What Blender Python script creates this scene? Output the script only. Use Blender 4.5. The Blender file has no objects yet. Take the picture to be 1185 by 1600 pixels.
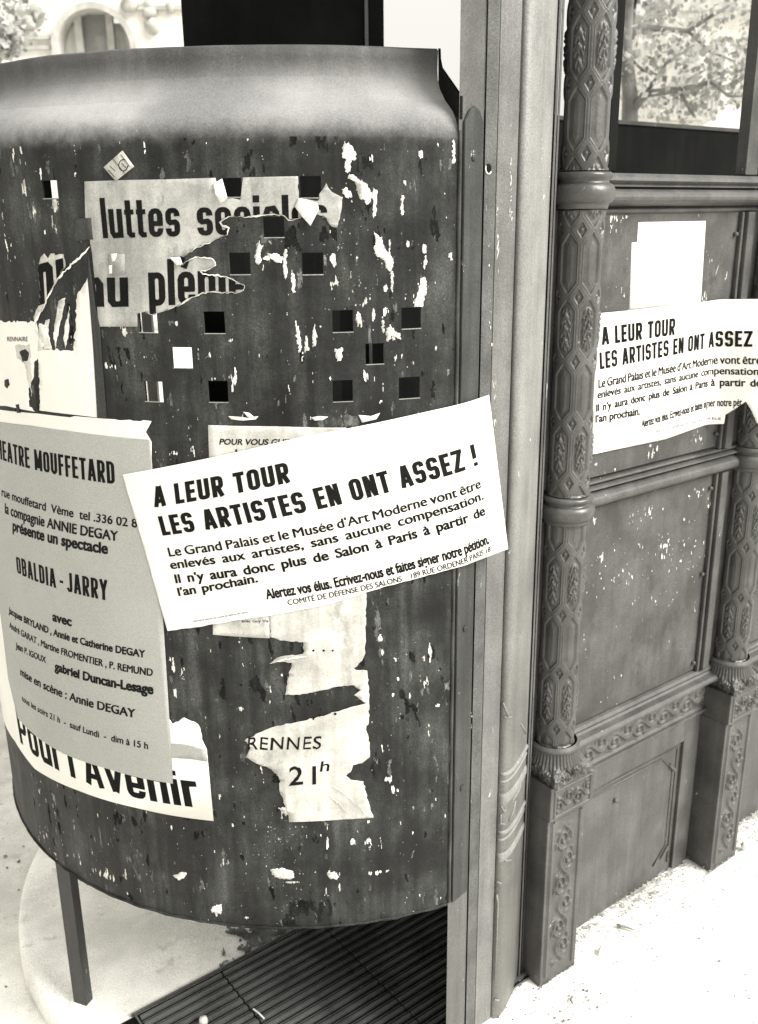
import bpy, bmesh, math, random
import numpy as np
from mathutils import Vector, Matrix
from mathutils.geometry import tessellate_polygon
R_ = math.radians
scene = bpy.context.scene
col = scene.collection
random.seed(7)
rng = np.random.default_rng(7)

# ------------------------------------------------------------------ camera, sky, sun, exposure
FPX, PITCH, ROLL, EYE = 1485.0, R_(17.5), R_(0.6), np.array([0, 0, 1.6])
fwd = np.array([0, math.cos(PITCH), -math.sin(PITCH)])
rgt = np.array([1.0, 0, 0]); up = np.cross(rgt, fwd)
cr, sr = math.cos(ROLL), math.sin(ROLL)
ax_x = rgt * cr - up * sr
ax_y = rgt * sr + up * cr
cam_d = bpy.data.cameras.new('camera')
cam = bpy.data.objects.new('camera', cam_d); col.objects.link(cam)
M = Matrix(((ax_x[0], ax_y[0], -fwd[0], EYE[0]), (ax_x[1], ax_y[1], -fwd[1], EYE[1]), (ax_x[2], ax_y[2], -fwd[2], EYE[2]), (0, 0, 0, 1)))
cam.matrix_world = M
cam_d.sensor_fit = 'HORIZONTAL'; cam_d.sensor_width = 24.0
cam_d.lens = 24.0 * FPX / 1185.0
cam_d.clip_start = 0.05; cam_d.clip_end = 500
cam_d.dof.use_dof = True; cam_d.dof.focus_distance = 1.5; cam_d.dof.aperture_fstop = 7.0
scene.camera = cam

SUN = Vector((0.80, -0.38, 0.78)).normalized()
world = bpy.data.worlds.new('World'); scene.world = world; world.use_nodes = True
nt = world.node_tree; nt.nodes.clear()
sky = nt.nodes.new('ShaderNodeTexSky'); sky.sky_type = 'NISHITA'; sky.sun_disc = False
sky.sun_elevation = math.asin(SUN.z); sky.sun_rotation = math.atan2(SUN.x, SUN.y)
sky.dust_density = 9.0; sky.air_density = 1.0
bw = nt.nodes.new('ShaderNodeRGBToBW'); nt.links.new(sky.outputs[0], bw.inputs[0])
tint = nt.nodes.new('ShaderNodeMix'); tint.data_type = 'RGBA'; tint.blend_type = 'MULTIPLY'; tint.inputs[0].default_value = 1.0
veil = nt.nodes.new('ShaderNodeMix'); veil.data_type = 'FLOAT'; veil.inputs[0].default_value = .65; veil.inputs[3].default_value = 5.0      # even white overcast over the clear sky
nt.links.new(bw.outputs[0], veil.inputs[2]); nt.links.new(veil.outputs[0], tint.inputs[6]); tint.inputs[7].default_value = (1, .985, .915, 1)
bg = nt.nodes.new('ShaderNodeBackground'); bg.inputs[1].default_value = 0.14
out = nt.nodes.new('ShaderNodeOutputWorld')
nt.links.new(tint.outputs[2], bg.inputs[0]); nt.links.new(bg.outputs[0], out.inputs[0])
sl = bpy.data.lights.new('sun', 'SUN'); sl.energy = 3.4; sl.angle = R_(32); sl.color = (1, .975, .92)
so = bpy.data.objects.new('sun', sl); col.objects.link(so)
so.rotation_euler = SUN.to_track_quat('Z', 'Y').to_euler()
scene.view_settings.view_transform = 'Standard'; scene.view_settings.look = 'None'
scene.view_settings.gamma = 1.0; scene.view_settings.exposure = 0.86
scene.view_settings.use_curve_mapping = False

# ------------------------------------------------------------------ helpers
def ray(x, y):
    d = ax_x * (x - 592.5) + ax_y * (800 - y) + fwd * FPX
    return d / np.linalg.norm(d)
def on_z(x, y, z):
    d = ray(x, y); return EYE + d * ((z - EYE[2]) / d[2])
def on_y(x, y, Y):
    d = ray(x, y); return EYE + d * ((Y - EYE[1]) / d[1])

WA = np.array([.330, 1.642]); WD = np.array([.797, .603]); WD = WD / np.linalg.norm(WD); WN = np.array([-WD[1], WD[0]])
def wall(s, d, z):                       # along the iron wall, depth behind its pedestals, height
    p = WA + WD * s + WN * d; return (float(p[0]), float(p[1]), float(z))
def on_wall(x, y, d):
    r = ray(x, y); t = ((WA + WN * d - EYE[:2]) @ WN) / (r[:2] @ WN); p = EYE + r * t
    return float((p[:2] - WA) @ WD), float(p[2])

def link(name, me, parent=None, mat=None):
    o = bpy.data.objects.new(name, me); col.objects.link(o)
    if mat is not None and me is not None and not me.materials: me.materials.append(mat)
    if parent is not None:
        o.parent = parent; o.matrix_parent_inverse = Matrix.Translation(-parent.location)
    return o
def empty(name, loc, label, cat, group=None):
    o = bpy.data.objects.new(name, None); o.empty_display_size = .05; col.objects.link(o); o.location = loc
    o['label'] = label; o['category'] = cat
    if group: o['group'] = group
    return o
def tag(o, label, cat, group=None):
    o['label'] = label; o['category'] = cat
    if group: o['group'] = group
    return o
def from_bm(name, bm, mat, parent=None, smooth=False):
    me = bpy.data.meshes.new(name); bm.to_mesh(me); bm.free()
    if smooth: me.polygons.foreach_set('use_smooth', [True] * len(me.polygons))
    return link(name, me, parent, mat)
def from_py(name, v, f, mat, parent=None, smooth=False):
    me = bpy.data.meshes.new(name); me.from_pydata([tuple(map(float, p)) for p in v], [], f); me.update()
    if smooth: me.polygons.foreach_set('use_smooth', [True] * len(me.polygons))
    return link(name, me, parent, mat)
def grid_mesh(name, P, mat, parent=None, closed_u=False, smooth=True):      # P[nu, nv, 3]
    nu, nv = P.shape[:2]
    idx = np.arange(nu * nv).reshape(nu, nv)
    if closed_u:
        a = idx; b = np.roll(idx, -1, axis=0)
    else:
        a = idx[:-1]; b = idx[1:]
    q = np.stack([a[:, :-1], b[:, :-1], b[:, 1:], a[:, 1:]], -1).reshape(-1, 4)
    me = bpy.data.meshes.new(name)
    me.vertices.add(nu * nv); me.vertices.foreach_set('co', P.reshape(-1).astype(np.float32))
    me.loops.add(q.size); me.loops.foreach_set('vertex_index', q.reshape(-1).astype(np.int32))
    me.polygons.add(len(q)); me.polygons.foreach_set('loop_start', np.arange(0, q.size, 4, dtype=np.int32))
    me.polygons.foreach_set('loop_total', np.full(len(q), 4, dtype=np.int32))
    me.update(calc_edges=True); me.validate()
    if smooth: me.polygons.foreach_set('use_smooth', [True] * len(me.polygons))
    return link(name, me, parent, mat)
def box_bm(bm, corners, bevel=0.0):
    vs = [bm.verts.new(c) for c in corners]
    fs = [bm.faces.new([vs[i] for i in f]) for f in ((0, 3, 2, 1), (4, 5, 6, 7), (0, 1, 5, 4), (1, 2, 6, 5), (2, 3, 7, 6), (3, 0, 4, 7))]
    bmesh.ops.recalc_face_normals(bm, faces=fs)
    if bevel: bmesh.ops.bevel(bm, geom=list({e for f in fs for e in f.edges}), offset=bevel, segments=2, affect='EDGES', profile=.6)
def wbox(name, s0, s1, d0, d1, z0, z1, mat, parent=None, bevel=.002):
    bm = bmesh.new()
    box_bm(bm, [wall(s0, d0, z0), wall(s1, d0, z0), wall(s1, d1, z0), wall(s0, d1, z0), wall(s0, d0, z1), wall(s1, d0, z1), wall(s1, d1, z1), wall(s0, d1, z1)], bevel)
    return from_bm(name, bm, mat, parent)
def box(name, x0, x1, y0, y1, z0, z1, mat, parent=None, bevel=.002):
    bm = bmesh.new()
    box_bm(bm, [(x0, y0, z0), (x1, y0, z0), (x1, y1, z0), (x0, y1, z0), (x0, y0, z1), (x1, y0, z1), (x1, y1, z1), (x0, y1, z1)], bevel)
    return from_bm(name, bm, mat, parent)
def tube_bm(bm, pts, r, n=8, cap=True):
    pts = [Vector(p) for p in pts]; rings = []
    rr = r if hasattr(r, '__len__') else [r] * len(pts)
    for i, p in enumerate(pts):
        t = (pts[min(i + 1, len(pts) - 1)] - pts[max(i - 1, 0)]).normalized()
        a = t.cross(Vector((0.13, 0.21, 1)));
        if a.length < .05: a = t.cross(Vector((1, 0, 0)))
        a.normalize(); b = t.cross(a)
        rings.append([bm.verts.new(p + (a * math.cos(2 * math.pi * k / n) + b * math.sin(2 * math.pi * k / n)) * rr[i]) for k in range(n)])
    for A, B in zip(rings, rings[1:]):
        for k in range(n): bm.faces.new((A[k], A[(k + 1) % n], B[(k + 1) % n], B[k]))
    if cap:
        bm.faces.new(rings[0][::-1]); bm.faces.new(rings[-1])
def lathe(name, prof, c, mat, parent=None, n=64, a0=0, a1=2 * math.pi):
    full = abs(a1 - a0 - 2 * math.pi) < 1e-6
    th = np.linspace(a0, a1, n, endpoint=not full)
    P = np.zeros((len(th), len(prof), 3))
    for j, (r, z) in enumerate(prof):
        P[:, j, 0] = c[0] + r * np.cos(th); P[:, j, 1] = c[1] + r * np.sin(th); P[:, j, 2] = z
    return grid_mesh(name, P, mat, parent, closed_u=full)
def sstep(x, a, b):
    t = np.clip((x - a) / (b - a), 0, 1); return t * t * (3 - 2 * t)
def vnoise(x, y, seed=0):               # smooth value noise for numpy arrays
    x = np.asarray(x, float); y = np.asarray(y, float)
    xi = np.floor(x).astype(np.int64); yi = np.floor(y).astype(np.int64); fx = x - xi; fy = y - yi
    def h(a, b):
        n = (a * 374761393 + b * 668265263 + seed * 974711) & 0x7fffffff
        n = ((n ^ (n >> 13)) * 1274126177) & 0x7fffffff
        return ((n ^ (n >> 16)) & 0xffff) / 65535.0
    u = fx * fx * (3 - 2 * fx); v = fy * fy * (3 - 2 * fy)
    return (h(xi, yi) * (1 - u) + h(xi + 1, yi) * u) * (1 - v) + (h(xi, yi + 1) * (1 - u) + h(xi + 1, yi + 1) * u) * v
def fbm(x, y, seed=0, o=4):
    s = 0; a = .5
    for i in range(o): s = s + a * vnoise(x * 2 ** i, y * 2 ** i, seed + i); a *= .5
    return s

# ------------------------------------------------------------------ materials (all nearly colourless: the print is warm black and white)
def material(name, base, rough=.6, var=.35, scale=6.0, streak=0.0, bump=.3, bump_scale=60, fleck=0.0, fleck_scale=45, fleck_col=.6, spec=.3, tone='dark', grain=.25, blotch=0.0, blotch_col=.02, fine=420):
    m = bpy.data.materials.new(name); m.use_nodes = True; n = m.node_tree.nodes; L = m.node_tree.links
    b = n['Principled BSDF']; b.inputs['Roughness'].default_value = rough
    b.inputs['Specular IOR Level'].default_value = spec
    tc = n.new('ShaderNodeTexCoord')
    def noise(sc, detail=6, stretch=None, rough_=.6, dist=0):
        src = tc.outputs['Object']
        if stretch:
            mp = n.new('ShaderNodeMapping'); mp.inputs['Scale'].default_value = stretch; L.new(src, mp.inputs[0]); src = mp.outputs[0]
        t = n.new('ShaderNodeTexNoise'); t.inputs['Scale'].default_value = sc; t.inputs['Detail'].default_value = detail
        t.inputs['Roughness'].default_value = rough_; t.inputs['Distortion'].default_value = dist
        L.new(src, t.inputs['Vector']); return t.outputs['Fac']
    def mth(op, a, b_=None, c=None, clamp=False):
        t = n.new('ShaderNodeMath'); t.operation = op; t.use_clamp = clamp
        for i, v in enumerate((a, b_, c)):
            if v is None: continue
            if isinstance(v, (int, float)): t.inputs[i].default_value = v
            else: L.new(v, t.inputs[i])
        return t.outputs[0]
    def ramp(v, lo, hi):
        t = n.new('ShaderNodeMapRange'); t.interpolation_type = 'SMOOTHSTEP'
        t.inputs[1].default_value = lo; t.inputs[2].default_value = hi; L.new(v, t.inputs[0]); return t.outputs[0]
    big = ramp(noise(scale, 8), .3, .7)
    val = mth('MULTIPLY_ADD', big, base * var * 2, base * (1 - var))
    if streak:
        st = ramp(noise(scale * 5, 6, (1, 1, .07)), .3, .75)
        val = mth('MULTIPLY', val, mth('MULTIPLY_ADD', st, streak * 1.6, 1 - streak * .8))
    if grain:
        g = noise(fine, 2)
        val = mth('MULTIPLY', val, mth('MULTIPLY_ADD', ramp(g, .25, .75), grain * 2, 1 - grain))
    if blotch:
        bl = mth('MULTIPLY', ramp(noise(scale * 1.7, 10, (1, 1, .55), .7), .60 - blotch * .2, .68), .8)
        mx = n.new('ShaderNodeMix'); mx.data_type = 'FLOAT'; L.new(bl, mx.inputs[0]); L.new(val, mx.inputs[2]); mx.inputs[3].default_value = blotch_col; val = mx.outputs[0]
    if fleck:
        a = ramp(noise(fleck_scale, 6, (1, 1, .38), .65, .6), .69 - fleck * .1, .72 - fleck * .1)
        msk = ramp(noise(scale * 1.3, 5), .42, .62)
        fl = mth('MULTIPLY', a, msk)
        mx = n.new('ShaderNodeMix'); mx.data_type = 'FLOAT'; L.new(fl, mx.inputs[0]); L.new(val, mx.inputs[2]); mx.inputs[3].default_value = fleck_col; val = mx.outputs[0]
    tn = {'dark': (.97, 1.0, .965), 'mid': (1, .995, .955), 'paper': (1, .98, .915)}[tone]
    cmb = n.new('ShaderNodeCombineColor')
    for i in range(3): L.new(mth('MULTIPLY', val, tn[i]), cmb.inputs[i])
    L.new(cmb.outputs[0], b.inputs['Base Color'])
    rr = mth('MULTIPLY_ADD', big, .25, rough - .12, True); L.new(rr, b.inputs['Roughness'])
    if bump:
        bp = n.new('ShaderNodeBump'); bp.inputs['Strength'].default_value = bump; bp.inputs['Distance'].default_value = .002
        L.new(mth('ADD', noise(bump_scale, 6), mth('MULTIPLY', noise(bump_scale * .2, 4), 1.5)), bp.inputs['Height']); L.new(bp.outputs[0], b.inputs['Normal'])
    return m
M_screen = material('screen_paint', .036, .62, .60, 9, .60, .5, 70, .15, 42, .25, .14, blotch=1.3, blotch_col=.010, grain=.4)
M_cap = material('cap_paint', .22, .45, .15, 5, 0, .15, 40, .12, 60, .5, .3, tone='mid')
def hood_paint_baked_light():  # dusty shoulder lightened by sky light, rim shaded, both painted by height
    m = material('hood_paint_baked_light', .038, .58, .60, 9, .60, .5, 60, .15, 50, .25, .16, blotch=1.2, blotch_col=.011, grain=.4)
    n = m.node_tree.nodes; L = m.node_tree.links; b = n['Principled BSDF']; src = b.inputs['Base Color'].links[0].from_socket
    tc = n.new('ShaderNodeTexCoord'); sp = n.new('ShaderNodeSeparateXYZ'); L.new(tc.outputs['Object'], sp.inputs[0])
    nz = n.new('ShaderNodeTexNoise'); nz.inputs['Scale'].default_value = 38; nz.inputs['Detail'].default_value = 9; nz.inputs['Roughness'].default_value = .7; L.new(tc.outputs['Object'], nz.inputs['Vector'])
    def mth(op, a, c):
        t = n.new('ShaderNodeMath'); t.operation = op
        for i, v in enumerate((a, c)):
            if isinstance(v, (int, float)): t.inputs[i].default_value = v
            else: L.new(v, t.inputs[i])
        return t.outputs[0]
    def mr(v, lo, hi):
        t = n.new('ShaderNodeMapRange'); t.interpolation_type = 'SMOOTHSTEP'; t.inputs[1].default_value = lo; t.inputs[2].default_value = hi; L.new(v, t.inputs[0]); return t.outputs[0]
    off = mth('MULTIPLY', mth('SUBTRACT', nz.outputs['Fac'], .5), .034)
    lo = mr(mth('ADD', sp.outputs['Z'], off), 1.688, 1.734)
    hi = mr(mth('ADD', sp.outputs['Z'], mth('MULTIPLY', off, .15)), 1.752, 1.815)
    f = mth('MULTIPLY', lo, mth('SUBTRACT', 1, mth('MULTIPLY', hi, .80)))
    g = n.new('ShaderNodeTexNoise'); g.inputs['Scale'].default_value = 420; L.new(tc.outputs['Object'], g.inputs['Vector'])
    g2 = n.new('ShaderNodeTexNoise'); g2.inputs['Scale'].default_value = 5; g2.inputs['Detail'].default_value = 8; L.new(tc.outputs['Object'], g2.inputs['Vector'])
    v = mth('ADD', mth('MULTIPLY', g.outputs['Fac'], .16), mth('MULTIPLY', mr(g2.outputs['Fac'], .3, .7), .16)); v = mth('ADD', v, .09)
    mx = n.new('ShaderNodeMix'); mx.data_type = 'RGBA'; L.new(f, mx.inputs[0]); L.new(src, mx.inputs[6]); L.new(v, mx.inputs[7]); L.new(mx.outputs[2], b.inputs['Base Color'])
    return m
M_hood = hood_paint_baked_light()
M_iron = material('iron_paint', .070, .48, .28, 9, .2, .35, 90, .12, 60, .5, .35, tone='mid')
M_iron_worn = material('iron_paint_flaking', .070, .6, .30, 10, .15, .3, 80, .25, 50, .7, .18, tone='mid', blotch=.3, blotch_col=.04)
M_column = material('column_iron', .064, .40, .3, 14, .1, .35, 120, .12, 70, .45, .55, tone='mid')
M_post = material('post_paint', .185, .5, .12, 8, .14, .35, 140, .05, 60, .8, .2, tone='mid', blotch=.12, blotch_col=.2)
M_post_shade = material('post_paint_shaded', .14, .55, .2, 8, .2, .35, 140, .08, 60, .6, .2, tone='mid', blotch=.2, blotch_col=.11)  # darker copy of the post paint: shading by angle put into the colour
M_groove = material('pitted_paint_shaded', .085, .6, .3, 12, .1, 1.0, 260, .2, 80, .4, .2)  # pitted strip, its tone also darkened for the angle it faces
M_post_edge = material('post_edge_paint_shaded', .085, .5, .2, 8, .15, .35, 120, .1, 60, .7, .2, tone='mid')  # post paint darkened to shade the left strip and edge beads
M_black = material('black_iron_and_shade', .010, .8, .3, 6, .2, .3, 60, 0, spec=.04)  # black iron; also stands for shade on a jamb, pit and bolt hole
M_grate = material('grate_iron', .075, .36, .3, 10, 0, .3, 120, .05, 80, .3, .45)
M_scuff = material('bare_metal_scuff', .085, .6, .6, 40, .3, .3, 90, 0, spec=.2, grain=.5)
M_soot = material('soot_film', .012, .8, .5, 40, .3, .3, 90, 0, spec=.05, grain=.4)
M_fleck = material('dull_flecks', .30, .8, .5, 30, 0, 0, 60, 0, tone='mid', spec=.1)
M_cement = material('cement', .88, .9, .12, 9, 0, .3, 260, 0, tone='paper', blotch=.2, blotch_col=.55, spec=.1)
M_ground = material('dusty_ground', .68, .95, .14, 9, 0, .3, 320, 0, tone='paper', blotch=.1, blotch_col=.45, spec=.1)
M_dirt = material('dirt_crumbs', .22, .95, .5, 60, 0, .5, 200, 0, tone='mid', spec=.1)
M_white = material('white_paper', .71, .75, .04, 9, 0, .45, 12, 0, tone='paper', spec=.15, grain=.02)
M_white_old = material('peeled_paper', .60, .8, .45, 30, .1, .3, 60, 0, tone='paper', spec=.15, grain=.15)
M_grey_paper = material('grey_paper', .34, .8, .05, 9, 0, .15, 50, 0, tone='mid', spec=.12, grain=.14, fine=500)
M_aged = material('aged_paper', .34, .8, .25, 15, .15, .3, 50, 0, tone='mid', spec=.12, grain=.14, blotch=.35, blotch_col=.16)
M_aged_light = material('weathered_white_paper', .46, .8, .24, 15, .15, .35, 40, 0, tone='paper', spec=.12, grain=.12, blotch=.4, blotch_col=.24)
M_ink = material('printing_ink', .010, .7, .3, 20, 0, .1, 60, 0, spec=.03, grain=.3)
M_ink_soft = material('faded_ink', .014, .7, .3, 30, 0, .1, 60, 0, spec=.03, grain=.4)
M_stone = material('pale_limestone', .72, .9, .08, 2, .1, .3, 8, 0, tone='paper', spec=.1, grain=0)
M_stone_d = material('weathered_limestone', .42, .9, .2, 3, .1, .3, 8, 0, tone='paper', spec=.1, grain=0)
M_glass_pane = material('window_glass', .25, .3, .3, 1.5, 0, 0, 8, 0, tone='mid', spec=.3, grain=0)
M_curtain = material('window_curtain', .45, .8, .2, 3, .3, 0, 8, 0, tone='mid', grain=0)
M_leaf = material('plane_leaf', .33, .5, .4, 3, 0, 0, 8, 0, tone='mid', grain=0)
M_bark = material('plane_bark', .16, .9, .3, 8, .2, .5, 20, 0, tone='mid', grain=0)
M_leg = material('leg_iron', .055, .5, .2, 12, .2, .3, 80, .1, 60, .4, .2)

# ------------------------------------------------------------------ ruled vertical surfaces (a path in plan, extruded upward)
SC = np.array([-.161, 2.102]); SR = .71; TH_E = R_(23.2); SZ0, SZ1 = .385, 1.700
P_A = np.array([.119, 1.448]); P_B = np.array([.283, 1.625]); PL = float(np.linalg.norm(P_B - P_A)); PE = (P_B - P_A) / PL; PM = np.array([PE[1], -PE[0]])
UE = SR * TH_E
class Path:
    def __init__(s, pts, u0):            # dense plan points; u = arc length
        s.p = np.array(pts); d = np.linalg.norm(np.diff(s.p, axis=0), axis=1); s.u = u0 + np.concatenate([[0], np.cumsum(d)])
        t = np.gradient(s.p, axis=0); t /= np.linalg.norm(t, axis=1)[:, None]; s.n = np.stack([t[:, 1], -t[:, 0]], 1)
    def at(s, u, z, off=0.0):
        i = np.interp(u, s.u, np.arange(len(s.u))); i0 = min(int(i), len(s.u) - 2); f = i - i0
        p = s.p[i0] * (1 - f) + s.p[i0 + 1] * f; n = s.n[i0] * (1 - f) + s.n[i0 + 1] * f
        return (p[0] + n[0] * off, p[1] + n[1] * off, z)
    def px(s, x, y):                     # where the line of sight through a picture point meets the surface: (u, z)
        r = ray(x, y)[:2]; a = math.atan2(r[0], r[1])
        q = s.p - EYE[:2]; an = np.arctan2(q[:, 0], q[:, 1]) - a; ds = np.hypot(q[:, 0], q[:, 1]); best = None
        for i in np.where(an[:-1] * an[1:] <= 0)[0]:
            f = an[i] / (an[i] - an[i + 1] + 1e-12); D = ds[i] * (1 - f) + ds[i + 1] * f
            if best is None or D < best[0]: best = (D, s.u[i] * (1 - f) + s.u[i + 1] * f)
        if best is None:
            i = int(np.argmin(np.abs(an))); best = (ds[i], s.u[i])
        d = ray(x, y); return float(best[1]), float(EYE[2] + d[2] * best[0] / math.hypot(d[0], d[1]))
arc = [SC + SR * np.array([math.sin(t), -math.cos(t)]) for t in np.linspace(R_(-100), TH_E, 240)]
post_line = [P_A + PE * PL * t for t in np.linspace(.02, 1.1, 40)]
FRONT = Path(arc + post_line, SR * R_(-100))
_t = [(math.cos(TH_E + R_(12) * min(1, k / 8)), math.sin(TH_E + R_(12) * min(1, k / 8))) for k in range(60)]
_pl = [arc[-1]]
for k in range(60): _pl.append(_pl[-1] + np.array(_t[k]) * .004)
OVER = Path(arc + _pl[1:], SR * R_(-100))            # a stiff sheet pasted on the screen that bridges over to the post
ss = np.linspace(-.05, 1.3, 200)
WFRONT = Path([WA + WD * s + WN * (.068 - .085 * float(sstep(s, .52, .60)) + .006 * 0) for s in ss], -.05)

def fine_flat(polys_bm, du, dz=None):
    bm = polys_bm
    us = [v.co.x for v in bm.verts]
    if not us: return bm
    k = math.ceil(min(us) / du)
    while k * du < max(us):
        bmesh.ops.bisect_plane(bm, geom=bm.verts[:] + bm.edges[:] + bm.faces[:], plane_co=(k * du, 0, 0), plane_no=(1, 0, 0)); k += 1
    if dz:
        zs = [v.co.y for v in bm.verts]; k = math.ceil(min(zs) / dz)
        while k * dz < max(zs):
            bmesh.ops.bisect_plane(bm, geom=bm.verts[:] + bm.edges[:] + bm.faces[:], plane_co=(0, k * dz, 0), plane_no=(0, 1, 0)); k += 1
    return bm
def jag(poly, amp=.0015, step=.005, edges=None, seed=1):   # torn outline: subdivide and shake the edges named (None = all)
    rr = random.Random(seed); o = []
    for i, a in enumerate(poly):
        b = poly[(i + 1) % len(poly)]; o.append(a)
        if edges is not None and i not in edges: continue
        L = math.hypot(b[0] - a[0], b[1] - a[1]); k = int(L / step)
        for j in range(1, k):
            f = j / k; o.append((a[0] + (b[0] - a[0]) * f + rr.uniform(-amp, amp), a[1] + (b[1] - a[1]) * f + rr.uniform(-amp, amp)))
    return o
def inside(p, poly):
    c = False; x, y = p; j = len(poly) - 1
    for i in range(len(poly)):
        if (poly[i][1] > y) != (poly[j][1] > y) and x < (poly[j][0] - poly[i][0]) * (y - poly[i][1]) / (poly[j][1] - poly[i][1]) + poly[i][0]: c = not c
        j = i
    return c
def wave(u, z, amp, seed):
    return amp * (float(fbm(u * 14 + 31, z * 14 + 17, seed, 3)) - .45) * 2
def sheet(name, poly, path, off, mat, parent=None, thick=.0004, amp=0.0, seed=3, du=.012, extra=None):
    bm = bmesh.new()
    for tri in [poly]:
        vs = [bm.verts.new((u, z, 0)) for u, z in tri]
    for a, b, c in tessellate_polygon([[Vector((u, z, 0)) for u, z in poly]]):
        try: bm.faces.new((vs[a], vs[b], vs[c]))
        except ValueError: pass
    bmesh.ops.remove_doubles(bm, verts=bm.verts, dist=1e-6)
    bmesh.ops.recalc_face_normals(bm, faces=bm.faces)
    fine_flat(bm, du, .015 if amp or extra else None)
    # a thin slab: front face, back face, rim
    bnd = [e for e in bm.edges if e.is_boundary]
    co = {v: (v.co.x, v.co.y) for v in bm.verts}
    nv = {}
    for v in list(co):
        nv[v] = bm.verts.new((co[v][0], co[v][1], -1))
    for e in bnd:
        a, b = e.verts
        try: bm.faces.new((a, b, nv[b], nv[a]))
        except ValueError: pass
    for v in list(co):
        if not nv[v].link_faces: bm.verts.remove(nv[v]); nv[v] = None
    for v in bm.verts:
        u, z, k = v.co
        o = off + (wave(u, z, amp, seed) if amp else 0) + (extra(u, z) if extra else 0)
        if k < -.5: o = max(.0001, o - thick)
        v.co = path.at(u, z, o)
    for f in bm.faces: f.smooth = True
    bmesh.ops.recalc_face_normals(bm, faces=bm.faces)
    return from_bm(name, bm, mat, parent)
def px_poly(path, pts): return [path.px(*p) for p in pts]

def glyphs(s, bold=.0, spacing=1.0, word=1.0):
    c = bpy.data.curves.new('t', 'FONT'); c.body = s; c.size = 1; c.offset = bold; c.space_character = spacing; c.space_word = word
    c.resolution_u = 4
    o = bpy.data.objects.new('t', c); col.objects.link(o); bpy.context.view_layer.update()
    me = bpy.data.meshes.new_from_object(o.evaluated_get(bpy.context.evaluated_depsgraph_get()))
    bpy.data.objects.remove(o); bpy.data.curves.remove(c)
    v = np.zeros(len(me.vertices) * 3); me.vertices.foreach_get('co', v); v = v.reshape(-1, 3)[:, :2]
    f = [tuple(p.vertices) for p in me.polygons]; bpy.data.meshes.remove(me)
    return v, f

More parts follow.
